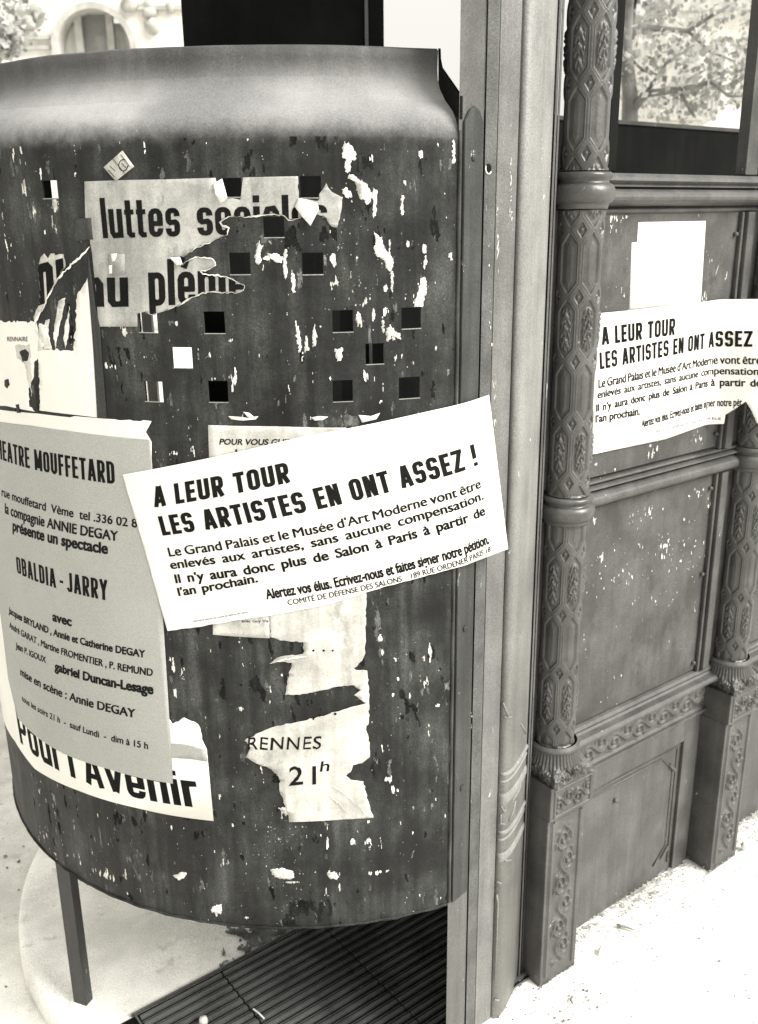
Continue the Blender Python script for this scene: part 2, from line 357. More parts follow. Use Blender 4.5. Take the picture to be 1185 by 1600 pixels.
# a condensed gothic drawn as thick strokes: (width, strokes); y 0 = baseline, 1 = capital height, X = lower-case height
def gothic(text, w=.17, W=.46, gap=.12, X=.72, space=.34, hw=None):
    hw = hw or w * .86
    def loop(x0, x1, y0, y1, r=.13, a0=0, a1=360):
        pts = []
        for cx, cy, s0 in ((x1 - r, y1 - r, 0), (x0 + r, y1 - r, 90), (x0 + r, y0 + r, 180), (x1 - r, y0 + r, 270)):
            for k in range(5):
                a = R_(s0 + 22.5 * k); pts.append((cx + r * math.cos(a), cy + r * math.sin(a)))
        return pts + pts[:1]
    def cut(pts, f): return [p for p in pts if f(p)]
    h = w / 2; v0, v1 = hw / 2, 1 - hw / 2; L, R = h, W - h; M = (L + R) / 2
    def half(x0, x1, y0, y1, r=.13):      # bowl open to the left
        o = [(x0, y1)] + [(x1 - r + r * math.sin(R_(a)), y1 - r + r * math.cos(R_(a))) for a in (0, 22, 45, 67, 90)] + [(x1 - r + r * math.cos(R_(a)), y0 + r - r * math.sin(R_(a))) for a in (0, 22, 45, 67, 90)] + [(x0, y0)]
        return o
    def cee(x0, x1, y0, y1, ya, yb, r=.13):   # open to the right: from (x1, ya) over the top and left to (x1, yb)
        return [(x1, ya)] + [(x1 - r + r * math.cos(R_(a)), y1 - r + r * math.sin(R_(a))) for a in (0, 30, 60, 90)] + [(x0 + r + r * math.cos(R_(a)), y1 - r + r * math.sin(R_(a))) for a in (90, 120, 150, 180)] + [(x0 + r + r * math.cos(R_(a)), y0 + r + r * math.sin(R_(a))) for a in (180, 210, 240, 270)] + [(x1 - r + r * math.cos(R_(a)), y0 + r + r * math.sin(R_(a))) for a in (270, 300, 330, 360)] + [(x1, yb)]
    def ess(x0, x1, y0, y1, r=.12):
        m = (y0 + y1) / 2; q = (y1 - y0) * .25; r = min(r, q)
        A = lambda cx, cy, a_: [(cx + r * math.cos(R_(a)), cy + r * math.sin(R_(a))) for a in a_]
        return [(x1, y1 - r - (y1 - y0) * .08)] + A(x1 - r, y1 - r, (0, 30, 60, 90)) + A(x0 + r, y1 - r, (90, 120, 150, 180)) + A(x0 + r, m + r * .8, (180, 210, 240)) + A(x1 - r, m - r * .8, (60, 30, 0)) + A(x1 - r, y0 + r, (0, -30, -60, -90)) + A(x0 + r, y0 + r, (270, 240, 210, 180)) + [(x0, y0 + r + (y1 - y0) * .08)]
    xt = X - hw / 2; G = {}
    G['A'] = (W * 1.08, [[(L - .01, 0), (W * .5, 1.0)], [(W * 1.08 - L + .01, 0), (W * .58, 1.0)], [(W * .2, .27), (W * .88, .27)]])
    G['B'] = (W, [[(L, 0), (L, 1)], half(L, R, .5, v1, .12), half(L, R, v0, .5, .12)])
    G['C'] = (W, [cee(L, R, v0, v1, .66, .34)]); G['D'] = (W, [[(L, 0), (L, 1)], half(L, R, v0, v1)])
    G['E'] = (W * .84, [[(L, 0), (L, 1)], [(L, v1), (W * .84, v1)], [(L, .5), (W * .78, .5)], [(L, v0), (W * .84, v0)]])
    G['F'] = (W * .82, [[(L, 0), (L, 1)], [(L, v1), (W * .82, v1)], [(L, .5), (W * .76, .5)]])
    G['H'] = (W, [[(L, 0), (L, 1)], [(R, 0), (R, 1)], [(L, .5), (R, .5)]]); G['I'] = (w, [[(L, 0), (L, 1)]])
    G['J'] = (W * .8, [[(R - .2 * W, 1), (R - .2 * W, .2), (R - .25 * W, v0 + .02), (L + .02, v0), (L - .06, .2)]])
    G['L'] = (W * .78, [[(L, 0), (L, 1)], [(L, v0), (W * .78, v0)]])
    G['M'] = (W * 1.3, [[(L, 0), (L, 1)], [(W * 1.3 - h, 0), (W * 1.3 - h, 1)], [(L, .98), (W * .65, .12)], [(W * 1.3 - h, .98), (W * .65, .12)]])
    G['N'] = (W, [[(L, 0), (L, 1)], [(R, 0), (R, 1)], [(L + .01, .97), (R - .01, .03)]])
    G['O'] = (W, [loop(L, R, v0, v1)]); G['P'] = (W, [[(L, 0), (L, 1)], half(L, R, .42, v1)])
    G['R'] = (W, [[(L, 0), (L, 1)], half(L, R, .46, v1, .12), [(M, .46), (R + .01, 0)]]); G['S'] = (W, [ess(L, R, v0, v1)])
    G['T'] = (W * .92, [[(W * .46, 0), (W * .46, 1)], [(0, v1), (W * .92, v1)]])
    G['U'] = (W, [[(L, 1), (L, .2), (L + .03, .12), (L + .10, v0), (R - .10, v0), (R - .03, .12), (R, .2), (R, 1)]])
    G['V'] = (W * 1.05, [[(L - .02, 1), (W * .5, .03)], [(W * 1.05 - L + .02, 1), (W * .55, .03)]])
    G['Y'] = (W * 1.05, [[(L - .02, 1), (W * .525, .45), (W * .525, 0)], [(W * 1.05 - L + .02, 1), (W * .525, .45)]])
    G['Z'] = (W, [[(0, v1), (W, v1)], [(0, v0), (W, v0)], [(R, v1), (L, v0)]]); G['-'] = (W * .6, [[(0, .42), (W * .6, .42)]])
    G['!'] = (w, [[(h, 1), (h, .34)], [(h, 0), (h, .17)]]); G["'"] = (w, [[(h, 1), (h * .8, .74)]])
    l0, l1 = h, W * .93 - h; wl = W * .93
    G['l'] = (w, [[(h, 0), (h, 1)]]); G['i'] = (w, [[(h, 0), (h, X)], [(h, X + .10), (h, 1.0)]])
    G['u'] = (wl, [[(l0, X), (l0, .15), (l0 + .05, v0), (l1 - .05, v0 + .01), (l1, .16)], [(l1, 0), (l1, X)]])
    G['n'] = (wl, [[(l0, 0), (l0, X)], [(l0, X - .17), (l0 + .06, xt), (l1 - .06, xt), (l1, X - .16), (l1, 0)]])
    G['r'] = (wl * .72, [[(l0, 0), (l0, X)], [(l0, X - .2), (l0 + .07, xt - .01), (wl * .72, xt)]])
    G['t'] = (wl * .66, [[(l0 + .03, .93), (l0 + .03, .12), (l0 + .08, v0), (wl * .66, v0)], [(0, xt - .02), (wl * .66, xt - .02)]])
    G['e'] = (wl, [cee(l0, l1, v0, xt, X * .42, X * .30, .12)[:1] + cee(l0, l1, v0, xt, X * .42, X * .30, .12)[1:], [(l0, X * .47), (l1 + h * .9, X * .47)]])
    G['é'] = (wl, G['e'][1] + [[(wl * .38, X + .08), (wl * .62, 1.05)]])
    G['s'] = (wl * .95, [ess(l0, l1 * .97, v0, xt, .1)]); G['o'] = (wl, [loop(l0, l1, v0, xt, .12)]); G['c'] = (wl, [cee(l0, l1, v0, xt, X * .62, X * .38, .12)])
    G['a'] = (wl, [[(l0 + .01, X * .70), (l0 + .05, xt - .02), (l1 - .06, xt), (l1, X - .17), (l1, 0)], [(l1, X * .48), (l0 + .04, X * .42), (l0, X * .27), (l0 + .05, v0), (l1 - .04, v0 + .03), (l1, X * .22)]])
    G['p'] = (wl, [[(l0, -.28), (l0, X)], loop(l0, l1, v0, xt, .12)]); G['v'] = (wl, [[(l0 - .03, X), (wl * .48, .02)], [(wl - l0 + .03, X), (wl * .52, .02)]])
    V = []; Fc = []; Zs = []; x = 0; lay = 0
    for ch in text:
        if ch == ' ': x += space; continue
        gw, st = G[ch]
        for pts in st:
            p = [Vector((a, b)) for a, b in pts]; closed = (p[0] - p[-1]).length < 1e-6 and len(p) > 3
            if closed: p = p[:-1]
            n = len(p); b0 = len(V)
            for i in range(n):
                pa = p[(i - 1) % n] if closed or i > 0 else None; pb = p[(i + 1) % n] if closed or i < n - 1 else None
                d1 = (p[i] - pa).normalized() if pa is not None and (p[i] - pa).length > 1e-6 else None; d2 = (pb - p[i]).normalized() if pb is not None and (pb - p[i]).length > 1e-6 else None
                d1 = d1 or d2; d2 = d2 or d1; t = (d1 + d2); t = t.normalized() if t.length > .1 else d1
                nn = Vector((-t.y, t.x)); c = max(.55, nn.dot(Vector((-d1.y, d1.x))))
                wd = (w * abs(nn.x) + hw * abs(nn.y)) / (abs(nn.x) + abs(nn.y)) / 2 / c
                for sg in (1, -1): V.append((x + p[i].x + nn.x * wd * sg, p[i].y + nn.y * wd * sg)); Zs.append(lay % 3)
            for i in range(n if closed else n - 1):
                a, b = b0 + 2 * i, b0 + 2 * ((i + 1) % n); Fc.append((a, b, b + 1, a + 1))
            lay += 1
        x += gw + gap
    return np.array(V), Fc, np.array(Zs, float)
CAPH = None
def lettering(s, path, q, off, mat, parent, bold=.02, xh=.72, spacing=1.0, smear=0.0, clip=None, slant=0.0, base=None, rel=None, word=1.0, amp=0, seed=3, extra=None, wobble=0.0, name='lettering', goth=None):
    """q: picture points (baseline left, baseline right, capital top left, capital top right)"""
    global CAPH
    if not goth and 'M' in s.upper() and bold > .001: smear = max(smear, .012) + bold * .6; bold = 0
    if CAPH is None: CAPH = (glyphs('H')[0][:, 1].max(), glyphs('x')[0][:, 1].max())
    if goth: v, f, zz = gothic(s, **goth)
    else: v, f = glyphs(s, bold, spacing, word)
    x0, x1 = v[:, 0].min(), v[:, 0].max()
    if goth: pass
    elif smear:
        n = 4; vv = []; ff = []
        for k in range(n):
            dx = (k / (n - 1) - .5) * 2 * smear
            ff += [tuple(i + len(v) * k for i in t) for t in f]; vv.append(v + [dx, (k % 2 - .5) * smear * .9])
        zz = np.concatenate([np.full(len(v), k) for k in range(n)]); v = np.concatenate(vv); f = ff
        x0 -= smear; x1 += smear
    else: zz = np.zeros(len(v))
    BL, BR, TL, TR = [np.array(path.px(*p)) for p in q]
    X = (v[:, 0] - x0) / (x1 - x0); XF = CAPH[1] / CAPH[0]; Y = v[:, 1] / (1 if goth else CAPH[0])
    if not goth and any(ch.islower() for ch in s): Y = np.where(Y < XF, Y * xh / XF, xh + (Y - XF) * (1 - xh) / (1 - XF))
    if wobble: Y = Y + (np.array([float(vnoise(a * 40, 3.1, 5)) for a in X]) - .5) * wobble; X = X + (np.array([float(vnoise(a * 50, 9.1, 8)) for a in X]) - .5) * wobble * .1
    X = X + slant * Y
    uv = (BL * (1 - X)[:, None] + BR * X[:, None]) * (1 - Y)[:, None] + (TL * (1 - X)[:, None] + TR * X[:, None]) * Y[:, None]
    bm = bmesh.new()
    vs = [bm.verts.new((uv[i, 0], uv[i, 1], zz[i])) for i in range(len(uv))]
    for t in f:
        try: bm.faces.new([vs[i] for i in t])
        except ValueError: pass
    if clip: fine_flat(bm, .0022, .0022)
    elif amp or extra: fine_flat(bm, .005, .01)
    else: fine_flat(bm, .014)
    if clip:
        kill = [g for g in bm.faces if not inside((g.calc_center_median().x, g.calc_center_median().y), clip)]
        bmesh.ops.delete(bm, geom=kill, context='FACES')
    nrm = [path.at((BL[0] + BR[0]) / 2, BL[1], 0), path.at((BL[0] + BR[0]) / 2, BL[1], 1)]
    for w in bm.verts:
        u, z, k = w.co
        w.co = path.at(u, z, off + .00006 * k + (wave(u, z, amp, seed) if amp else 0) + (extra(u, z) if extra else 0))
    d = Vector(nrm[1]) - Vector(nrm[0])
    for g in bm.faces:
        g.normal_update()
        if g.normal.dot(d) < 0: g.normal_flip()
    return from_bm(name, bm, mat, parent)
def q4(bl, br, hl, hr=None, tilt=(0, 0)):     # text box from the baseline, the height, and the lean of its verticals (dx per px of height)
    hr = hl if hr is None else hr
    return (bl, br, (bl[0] + tilt[0] * hl, bl[1] - hl), (br[0] + tilt[1] * hr, br[1] - hr))

# ================================================================== SETTING
# ground: dips 5 cm beside the cement base, level in front of the iron wall
gx = np.concatenate([np.linspace(-60, -3, 12), np.linspace(-2.8, 3.5, 260), np.linspace(3.8, 60, 12)])
gy = np.concatenate([np.linspace(-20, .4, 8), np.linspace(.5, 4.5, 200), np.linspace(4.8, 90, 14)])
GX, GY = np.meshgrid(gx, gy, indexing='ij')
GZ = -.055 * (1 - sstep(GX, -.25, .12)) + (fbm(GX * 3, GY * 3, 4) - .47) * .008 + (fbm(GX * 22, GY * 22, 9) - .47) * .0016 - .003
dw = (GX - WA[0]) * WN[0] + (GY - WA[1]) * WN[1]
GZ = GZ + np.exp(-np.maximum(0, .05 - dw) / .05) * .005 * (fbm(GX * 14, GY * 14, 2)) * (GX > .1) * (dw < .4)
far = np.hypot(GX, GY - 2) > 4; GZ[far] = -.02
g = grid_mesh('ground', np.stack([GX, GY, GZ], -1), M_ground); g['kind'] = 'structure'

# cement base with a rounded kerb
BC = (-.151, 2.135)
prof = [(.0, -.001), (.3, -.001), (.6, 0), (.72, 0), (.745, 0), (.756, -.001), (.762, -.004), (.766, -.010), (.768, -.02), (.772, -.075)]
o = lathe('base_slab', prof, BC, M_cement, n=160); o['kind'] = 'structure'
me = o.data
for v in me.vertices:
    v.co.z += (float(fbm(v.co.x * 9, v.co.y * 9, 6)) - .47) * .004
M_stain = material('damp_grime', .13, .9, .5, 40, 0, .4, 200, 0, spec=.1)
M_dust = material('grey_dirt', .30, .95, .4, 40, 0, .8, 180, 0, tone='mid', spec=.05)
fl = wbox('booth_floor', -.35, 3.2, .12, .98, -.08, -.006, M_cement, None, 0); fl['kind'] = 'structure'

# ================================================================== IRON WALL with rails, panels, frieze
SP = .612
Wt = empty('iron_wall', wall(.3, .07, 0), 'painted iron side wall with moulded rails and flaking upper panels between the two patterned columns', 'wall')
def wprofile(name, prof, s0, s1, mat, parent):       # prof: (d, z) closed section swept along the wall
    n = len(prof); v = [wall(s0, d, z) for d, z in prof] + [wall(s1, d, z) for d, z in prof]
    f = [(i, (i + 1) % n, (i + 1) % n + n, i + n) for i in range(n)] + [tuple(range(n))[::-1], tuple(range(n, 2 * n))]
    bm = bmesh.new(); vs = [bm.verts.new(p) for p in v]
    for t in f: bm.faces.new([vs[i] for i in t])
    bmesh.ops.recalc_face_normals(bm, faces=bm.faces)
    bmesh.ops.triangulate(bm, faces=[x for x in bm.faces if len(x.verts) > 4])
    return from_bm(name, bm, mat, parent)
def arcpts(cd, cz, r, a0, a1, n=8, sq=1.0): return [(cd - r * sq * math.cos(R_(a0 + (a1 - a0) * i / n)), cz + r * math.sin(R_(a0 + (a1 - a0) * i / n))) for i in range(n + 1)]
S0, S1 = -.06, 1.25
wbox('panel', S0, S1, .070, .080, 1.10, 1.60, M_iron_worn, Wt, 0)
wbox('panel', S0, S1, .070, .080, .555, 1.035, M_iron_worn, Wt, 0)
wbox('lower_panel', S0, S1, .070, .080, -.05, .43, M_iron, Wt, 0)
# rails
def ridge(z0, z1, proud, mat=M_iron):
    h = z1 - z0; c = (z0 + z1) / 2
    return [(.081, z1), (.070, z1)] + arcpts(.070, c, h / 2, 88, -88, 10, proud / (h / 2)) + [(.070, z0), (.081, z0)]
wprofile('mid_rail', ridge(1.040, 1.073, .026), .04, S1, M_iron, Wt)
wprofile('mid_rail_bead', ridge(1.0745, 1.084, .016), .04, S1, M_iron, Wt)
wprofile('mid_rail_bead', ridge(1.0855, 1.094, .008), .04, S1, M_iron, Wt)
wprofile('top_rail', ridge(1.606, 1.638, .030), .04, S1, M_iron, Wt)
wprofile('top_rail_bead', ridge(1.594, 1.604, .007), .04, S1, M_iron, Wt)
wprofile('sill', [(.081, 1.664), (.052, 1.662), (.046, 1.656), (.044, 1.650), (.054, 1.645), (.050, 1.640), (.081, 1.6395)], .04, S1, M_iron, Wt)
wprofile('skirting_rail', [(.081, .551), (.070, .551), (.064, .549), (.060, .543), (.062, .537), (.058, .533), (.044, .531), (.038, .526), (.038, .521), (.044, .517), (.081, .516)], .04, S1, M_iron, Wt)
# frieze with a running scroll in relief
def scroll(u, v, per, w):                # u along, v across in [-1,1]
    ph = u / per * 2 * math.pi
    vine = np.exp(-((v - .45 * np.sin(ph)) / .16) ** 2)
    k = np.round(u / per * 2 - .5) + .5; cu = (k) * per / 2; cv = -.25 * np.sign(np.sin(cu / per * 2 * math.pi))
    dx = (u - cu) / (per * .24); dy = (v - cv) / .62
    r = np.hypot(dx, dy); a = np.arctan2(dy, dx)
    spir = np.maximum(0, np.cos(2 * math.pi * r * 1.6 + a)) * sstep(1.15 - r, 0, .3)
    lf = np.maximum(0, np.cos(5 * a + 3 * r)) * sstep(r, .5, .8) * sstep(1.5 - r, 0, .4)
    edge = sstep(1 - np.abs(v), 0, .12)
    return np.clip(np.maximum(np.maximum(vine, spir * .9), lf * .75), 0, 1) * edge
us = np.linspace(.135, S1, 560); vs_ = np.linspace(.440, .512, 40)
U, V = np.meshgrid(us, vs_, indexing='ij')
vv = (V - .476) / .030
H = scroll(U, vv, .088, .03) * .006 + (np.abs(vv) > 1.06) * .006
H[(U % SP) < .13] *= .5
dd = .066 - H
PW = np.stack([WA[0] + WD[0] * U + WN[0] * dd, WA[1] + WD[1] * U + WN[1] * dd, V], -1)
grid_mesh('frieze', PW, M_iron, Wt)
wprofile('frieze_ledge', [(.081, .516), (.056, .5155), (.056, .512), (.081, .512)], .04, S1, M_iron, Wt)
wprofile('frieze_ledge', [(.081, .4395), (.055, .4395), (.055, .433), (.062, .428), (.081, .428)], .04, S1, M_iron, Wt)
# framed lower panels: raised border strips and beads with cut corners, corner brackets, a bolt
for b in (0, 1):
    a0 = b * SP + .125; a1 = b * SP + .598
    wbox('panel_border', a1 - .045, a1 + .012, .062, .0699, -.04, .428, M_iron, Wt, .0015)
    wbox('panel_border', a0, a1 - .045, .062, .0699, .372, .4278, M_iron, Wt, .0015)
    for k, ins in enumerate((.060, .072)):
        x0, x1, z0, z1, c = a0 + .02 + (ins - .06), a1 - ins + .0, .03 + ins - .06, .418 - ins, .045
        bm = bmesh.new()
        for pts in ([(x0, z1), (x1 - c, z1), (x1, z1 - c), (x1, z0 + c), (x1 - c, z0)] if k else [(x0, z1), (x1, z1), (x1, z0)],):
            tube_bm(bm, [wall(s, .0695, z) for s, z in pts], .0028, 6)
        from_bm('panel_bead', bm, M_iron, Wt, True)
    for (s, z, sg) in ((a1 - .092, .318, 1), (a1 - .092, .055, -1)):
        bm = bmesh.new()
        q = [wall(s, .064, z), wall(s + .026, .064, z - sg * .026), wall(s + .030, .064, z - sg * .018), wall(s + .008, .064, z + sg * .004)]
        q2 = [wall(s, .071, z), wall(s + .026, .071, z - sg * .026), wall(s + .030, .071, z - sg * .018), wall(s + .008, .071, z + sg * .004)]
        box_bm(bm, q + q2, .001); from_bm('corner_bracket', bm, M_iron, Wt)
    bm = bmesh.new(); tube_bm(bm, [wall(b * SP + .31, .071, .305), wall(b * SP + .31, .062, .305)], [.006, .0045], 12); from_bm('bolt', bm, M_iron, Wt, True)
# upright beads beside the second column, with bolts
for z0, z1 in ((.552, 1.0395), (1.0945, 1.5935)):
    wbox('upright_bead', .575, .583, .060, .0699, z0, z1, M_iron, Wt, .003)
    wbox('upright_bead', .588, .612, .054, .0699, z0, z1, M_iron, Wt, .003)
for s, z in ((.566, 1.005), (.566, .80), (.566, .575), (.566, 1.13), (.566, 1.55)):
    bm = bmesh.new(); tube_bm(bm, [wall(s, .071, z), wall(s, .0625, z)], [.0052, .004], 10); from_bm('bolt', bm, M_iron, Wt, True)
# opening frame above the sill
wbox('opening_jamb', .150, .172, .064, .105, 1.665, 2.62, M_black, Wt, .002)  # black tone painted in for the shadowed side of this jamb
wbox('opening_jamb', .569, .612, .060, .085, 1.665, 2.62, M_iron, Wt, .002)
wbox('opening_head', .13, 1.25, .058, .10, 2.62, 2.72, M_iron, Wt, .002)
# paint and glue residue
def residue(name, path, clusters, off, mat, parent, seed, size=(.0015, .006), keep=1.0):
    rr = random.Random(seed); bm = bmesh.new()
    for (cx, cy, rx, ry, n, el) in clusters:
        for k in range(max(1, int(n * keep))):
            x = cx + rr.gauss(0, rx * .5); y = cy + rr.gauss(0, ry * .5)
            u, z = path.px(x, y); w = rr.uniform(*size) * (.6 + .8 * rr.random() ** 2); h = w * rr.uniform(.8, el)
            m = rr.randint(5, 8); vs = []; sk = rr.uniform(-.35, .35)
            ph = rr.uniform(0, 6)
            for j in range(m):
                a = 2 * math.pi * j / m + ph; q = rr.uniform(.3, 1.25)
                vs.append((u + w * q * math.cos(a) + sk * h * q * math.sin(a), z + h * q * math.sin(a)))
            o = off + rr.uniform(0, .0003)
            c = bm.verts.new(path.at(u, z, o + .0002)); ring = [bm.verts.new(path.at(a, b, o)) for a, b in vs]
            for j in range(m): bm.faces.new((c, ring[j], ring[(j + 1) % m]))
    bmesh.ops.recalc_face_normals(bm, faces=bm.faces)
    ob = from_bm(name, bm, mat, parent); ob['kind'] = 'stuff'; return ob
def flaking(name, path, clusters, off, mat, parent, seed, box4, fu=165, fz=52, thr=.80, res=.001, base=.0, env=None, avoid=()):
    """islands of old paper and bare patches left on a surface: cells of a fine grid where noise is high, mostly inside the clusters (picture points)"""
    u = np.arange(box4[0], box4[1], res); z = np.arange(box4[2], box4[3], res); U, Z = np.meshgrid(u, z, indexing='ij')
    E = np.full(U.shape, base)
    for (cx, cy, rx, ry, n, el) in clusters:
        cu, cz = path.px(cx, cy); ru = max(.0022, abs(path.px(cx + rx, cy)[0] - path.px(cx - rx, cy)[0]) / 2); rz = max(.003, abs(path.px(cx, cy + ry)[1] - path.px(cx, cy - ry)[1]) / 2)
        A = min(.50, max(.04, .29 + .085 * math.log(n / (rx * ry / 10))))
        i0, i1 = np.searchsorted(u, (cu - 3 * ru, cu + 3 * ru)); j0, j1 = np.searchsorted(z, (cz - 3 * rz, cz + 3 * rz))
        if i1 <= i0 or j1 <= j0: continue
        e = A * np.exp(-(((U[i0:i1, j0:j1] - cu) / ru) ** 2 + ((Z[i0:i1, j0:j1] - cz) / rz) ** 2) * .8)
        E[i0:i1, j0:j1] = np.maximum(E[i0:i1, j0:j1], e)
    if env: E = np.maximum(E, env(U, Z))
    nzf = fbm(U * fu + 50, Z * fz + 50, seed, 5); nzf = nzf * .72 + .28 * fbm(U * fu * 3.1 + Z * fz * .9, Z * fz * 1.1 + 9, seed + 7, 4) * 1.0
    nzf = (nzf - .47) * 1.35 + .47
    m = nzf + E > thr
    for a, b, c, d in avoid: m &= ~((U > a - .0015) & (U < b + .0005) & (Z > c - .0015) & (Z < d + .0005))
    ii, jj = np.where(m); ids = {}; v = []; f = []
    def g_(i, j):
        if (i, j) not in ids: ids[(i, j)] = len(v); v.append(path.at(box4[0] + i * res, box4[2] + j * res, off))
        return ids[(i, j)]
    for i, j in zip(ii.tolist(), jj.tolist()): f.append((g_(i, j), g_(i + 1, j), g_(i + 1, j + 1), g_(i, j + 1)))
    o = from_py(name, v, f, mat, parent); o['kind'] = 'stuff'; return o
WP = Path([WA + WD * s + WN * .070 for s in ss], -.05)
c6 = lambda x, y: (820 + x / 2.76, 640 + y / 2.76)
cl = []
for x, y, rx, ry, n in ((330, 640, 22, 30, 26), (395, 575, 10, 30, 10), (540, 440, 70, 30, 30), (500, 590, 14, 30, 8), (600, 600, 40, 60, 22), (740, 360, 40, 20, 12), (810, 400, 30, 40, 12), (690, 640, 90, 90, 26), (420, 720, 90, 40, 20), (550, 700, 20, 40, 8), (320, 260, 30, 40, 14), (400, 250, 20, 20, 8), (550, 190, 20, 30, 12), (740, 130, 30, 20, 8), (870, 150, 15, 20, 8), (600, 780, 150, 60, 16), (300, 480, 16, 20, 8), (420, 1150, 10, 10, 2)):
    cl.append((*c6(x, y), rx / 2.76, ry / 2.76, n, 2.2))
for x, y, rx, ry, n in ((1020, 330, 60, 5, 26), (985, 430, 6, 40, 26), (1105, 420, 6, 30, 12), (1098, 465, 5, 14, 6), (960, 360, 6, 10, 5), (1160, 350, 4, 14, 6), (965, 340, 20, 8, 8)):
    cl.append((x, y, rx, ry, n, 2.2))
flaking('flaked_paint', WP, cl, .0005, M_white_old, Wt, 5, (.10, .60, .56, 1.59), 190, 80, .87, .001, .0)

# ================================================================== COLUMNS
CS, CD, CR = .069, .048, .0405
c0 = wall(CS, CD, 0)
Ct = empty('patterned_column', c0, 'cast iron column with hexagon and leaf pattern, standing nearest, close behind the smooth door post', 'column', 'patterned cast iron columns of the booth')
def hexpat(a, z, zc, pitch, first_ornate):   # a: angle [rad], z: height; zc: height of one hexagon's centre
    na = 6; da = 2 * math.pi / na
    ai = np.round(a / da); x = (a - ai * da) * CR            # metres from the cell axis
    k = np.round((z - zc) / pitch); y = z - zc - k * pitch
    orn = ((k + (0 if first_ornate else 1)) % 2 == 0)
    hh = pitch * .465; hw = .0158; slope = 1.30
    d_hex = np.maximum(np.abs(x) - hw, (np.abs(y) + np.abs(x) * slope - hh) / math.hypot(1, slope))     # <0 inside
    # small diamonds between the cells
    xs = x - np.sign(x) * da * CR / 2; ys = y - np.sign(y) * pitch / 2
    d_dia = (np.abs(xs) * 1.25 + np.abs(ys) * .8 - .0108) / 1.45
    h = np.zeros_like(x)
    h -= .0034 * sstep(-d_hex, -.0001, .0008)
    h -= .0010 * np.exp(-((d_hex - .0028) / .0006) ** 2)
    rib = np.maximum(0, 1 - (np.abs(x) / (hw - .003)) ** 2) * np.maximum(0, 1 - (np.abs(y) / (hh - .012)) ** 2)
    leaf = np.abs(np.sin(x * 460 + np.sign(x) * y * 150)) * np.abs(np.cos(y * 150 + np.abs(x) * 120))
    lobes = sstep(rib, .0, .5) * (.0010 + .0034 * sstep(leaf * .6 + fbm(x * 420, y * 300, 12, 3) * .7, .30, .70)) + .0022 * np.exp(-(x / .0022) ** 2) * sstep(rib, 0, .3)
    plain = .0012 * sstep(-d_hex, .006, .012)
    h += np.where(d_hex < 0, np.where(orn, lobes, plain), 0)
    h -= .0034 * sstep(-d_dia, -.0001, .0008)
    h -= .0005 * np.exp(-((d_dia - .0028) / .0006) ** 2)
    bump = np.maximum(0, 1 - (np.hypot(xs, ys) / .0048) ** 2); h += np.where(d_dia < 0, .0026 * bump, 0)
    return h
ang_cam = math.atan2(EYE[1] - c0[1], EYE[0] - c0[0])
def shaft(z0, z1, zc, pitch, orn, nz):
    na = 264
    a = np.linspace(0, 2 * math.pi, na, endpoint=False); z = np.linspace(z0, z1, nz)
    A, Z = np.meshgrid(a, z, indexing='ij')
    rel = A - ang_cam + R_(27)
    rel = (rel + math.pi) % (2 * math.pi) - math.pi
    H = hexpat(rel, Z, zc, pitch, orn) * sstep(Z, z0, z0 + .003) * sstep(z1 - Z, 0, .003)
    r = CR + H
    return grid_mesh('shaft', np.stack([c0[0] + r * np.cos(A), c0[1] + r * np.sin(A), Z], -1), M_column, Ct, closed_u=True)
shaft(.566, 1.036, .918, .124, True, 350)
shaft(1.092, 1.600, 1.512, .112, False, 380)
shaft(1.664, 2.62, 1.744, .107, False, 640)
def ring(z0, z1):
    h = z1 - z0; c = z0 + h * .38; rt = h * .30
    pr = [(.036, z0 - .004), (CR + .003, z0 - .004), (CR + .004, z0)] + [(CR + .003 + rt * .70 * math.cos(R_(a)), c + rt * math.sin(R_(a))) for a in range(-80, 90, 14)] + [(CR + .004, z1 - h * .22), (CR + .008, z1 - h * .16), (CR + .009, z1 - h * .07), (CR + .005, z1), (.036, z1)]
    return lathe('ring', pr, c0, M_column, Ct, 96)
ring(1.040, 1.090); ring(1.606, 1.662)
# base: fluted flare growing to a square leaf-edged cushion
na, nz = 360, 60
a = np.linspace(0, 2 * math.pi, na, endpoint=False); t = np.linspace(0, 1, nz)
A, T = np.meshgrid(a, t, indexing='ij')
Z = .568 - .072 * T
rc = .044 + .006 * np.exp(-((T - .10) / .09) ** 2) + .024 * T ** 1.2
wa = A - math.atan2(WD[1], WD[0])
sq = .055 / np.maximum(np.abs(np.cos(wa)), np.abs(np.sin(wa)))
w = sstep(T, .45, .95); rr_ = rc * (1 - w) + np.minimum(sq, .076) * w
lobe = np.sin(A * 46) * .0011 * sstep(T, .12, .25) * (1 - sstep(T, .5, .65)) + (fbm(A * 13, T * 10, 3) - .47) * .018 * sstep(T, .45, .7) + np.cos(4 * wa + math.pi) * .004 * sstep(T, .5, .9) * 1
rr_ = rr_ + lobe
Z = Z + (fbm(A * 8 + 3, T * 6, 13) - .47) * .010 * sstep(T, .5, .8) * (1 - sstep(T, .93, 1))
grid_mesh('base_flare', np.stack([c0[0] + rr_ * np.cos(A), c0[1] + rr_ * np.sin(A), Z], -1), M_iron, Ct, closed_u=True)
wbox('pedestal_cap', .006, .138, -.006, .110, .418, .497, M_iron, Ct, .003)
wbox('pedestal', .008, .120, 0, .12, -.05, .4178, M_iron, Ct, .003)
us = np.linspace(.014, .130, 110); vs_ = np.linspace(.424, .490, 64); U, V = np.meshgrid(us, vs_, indexing='ij')
e = np.maximum(np.abs(U - .072) / .058, np.abs(V - .457) / .033)
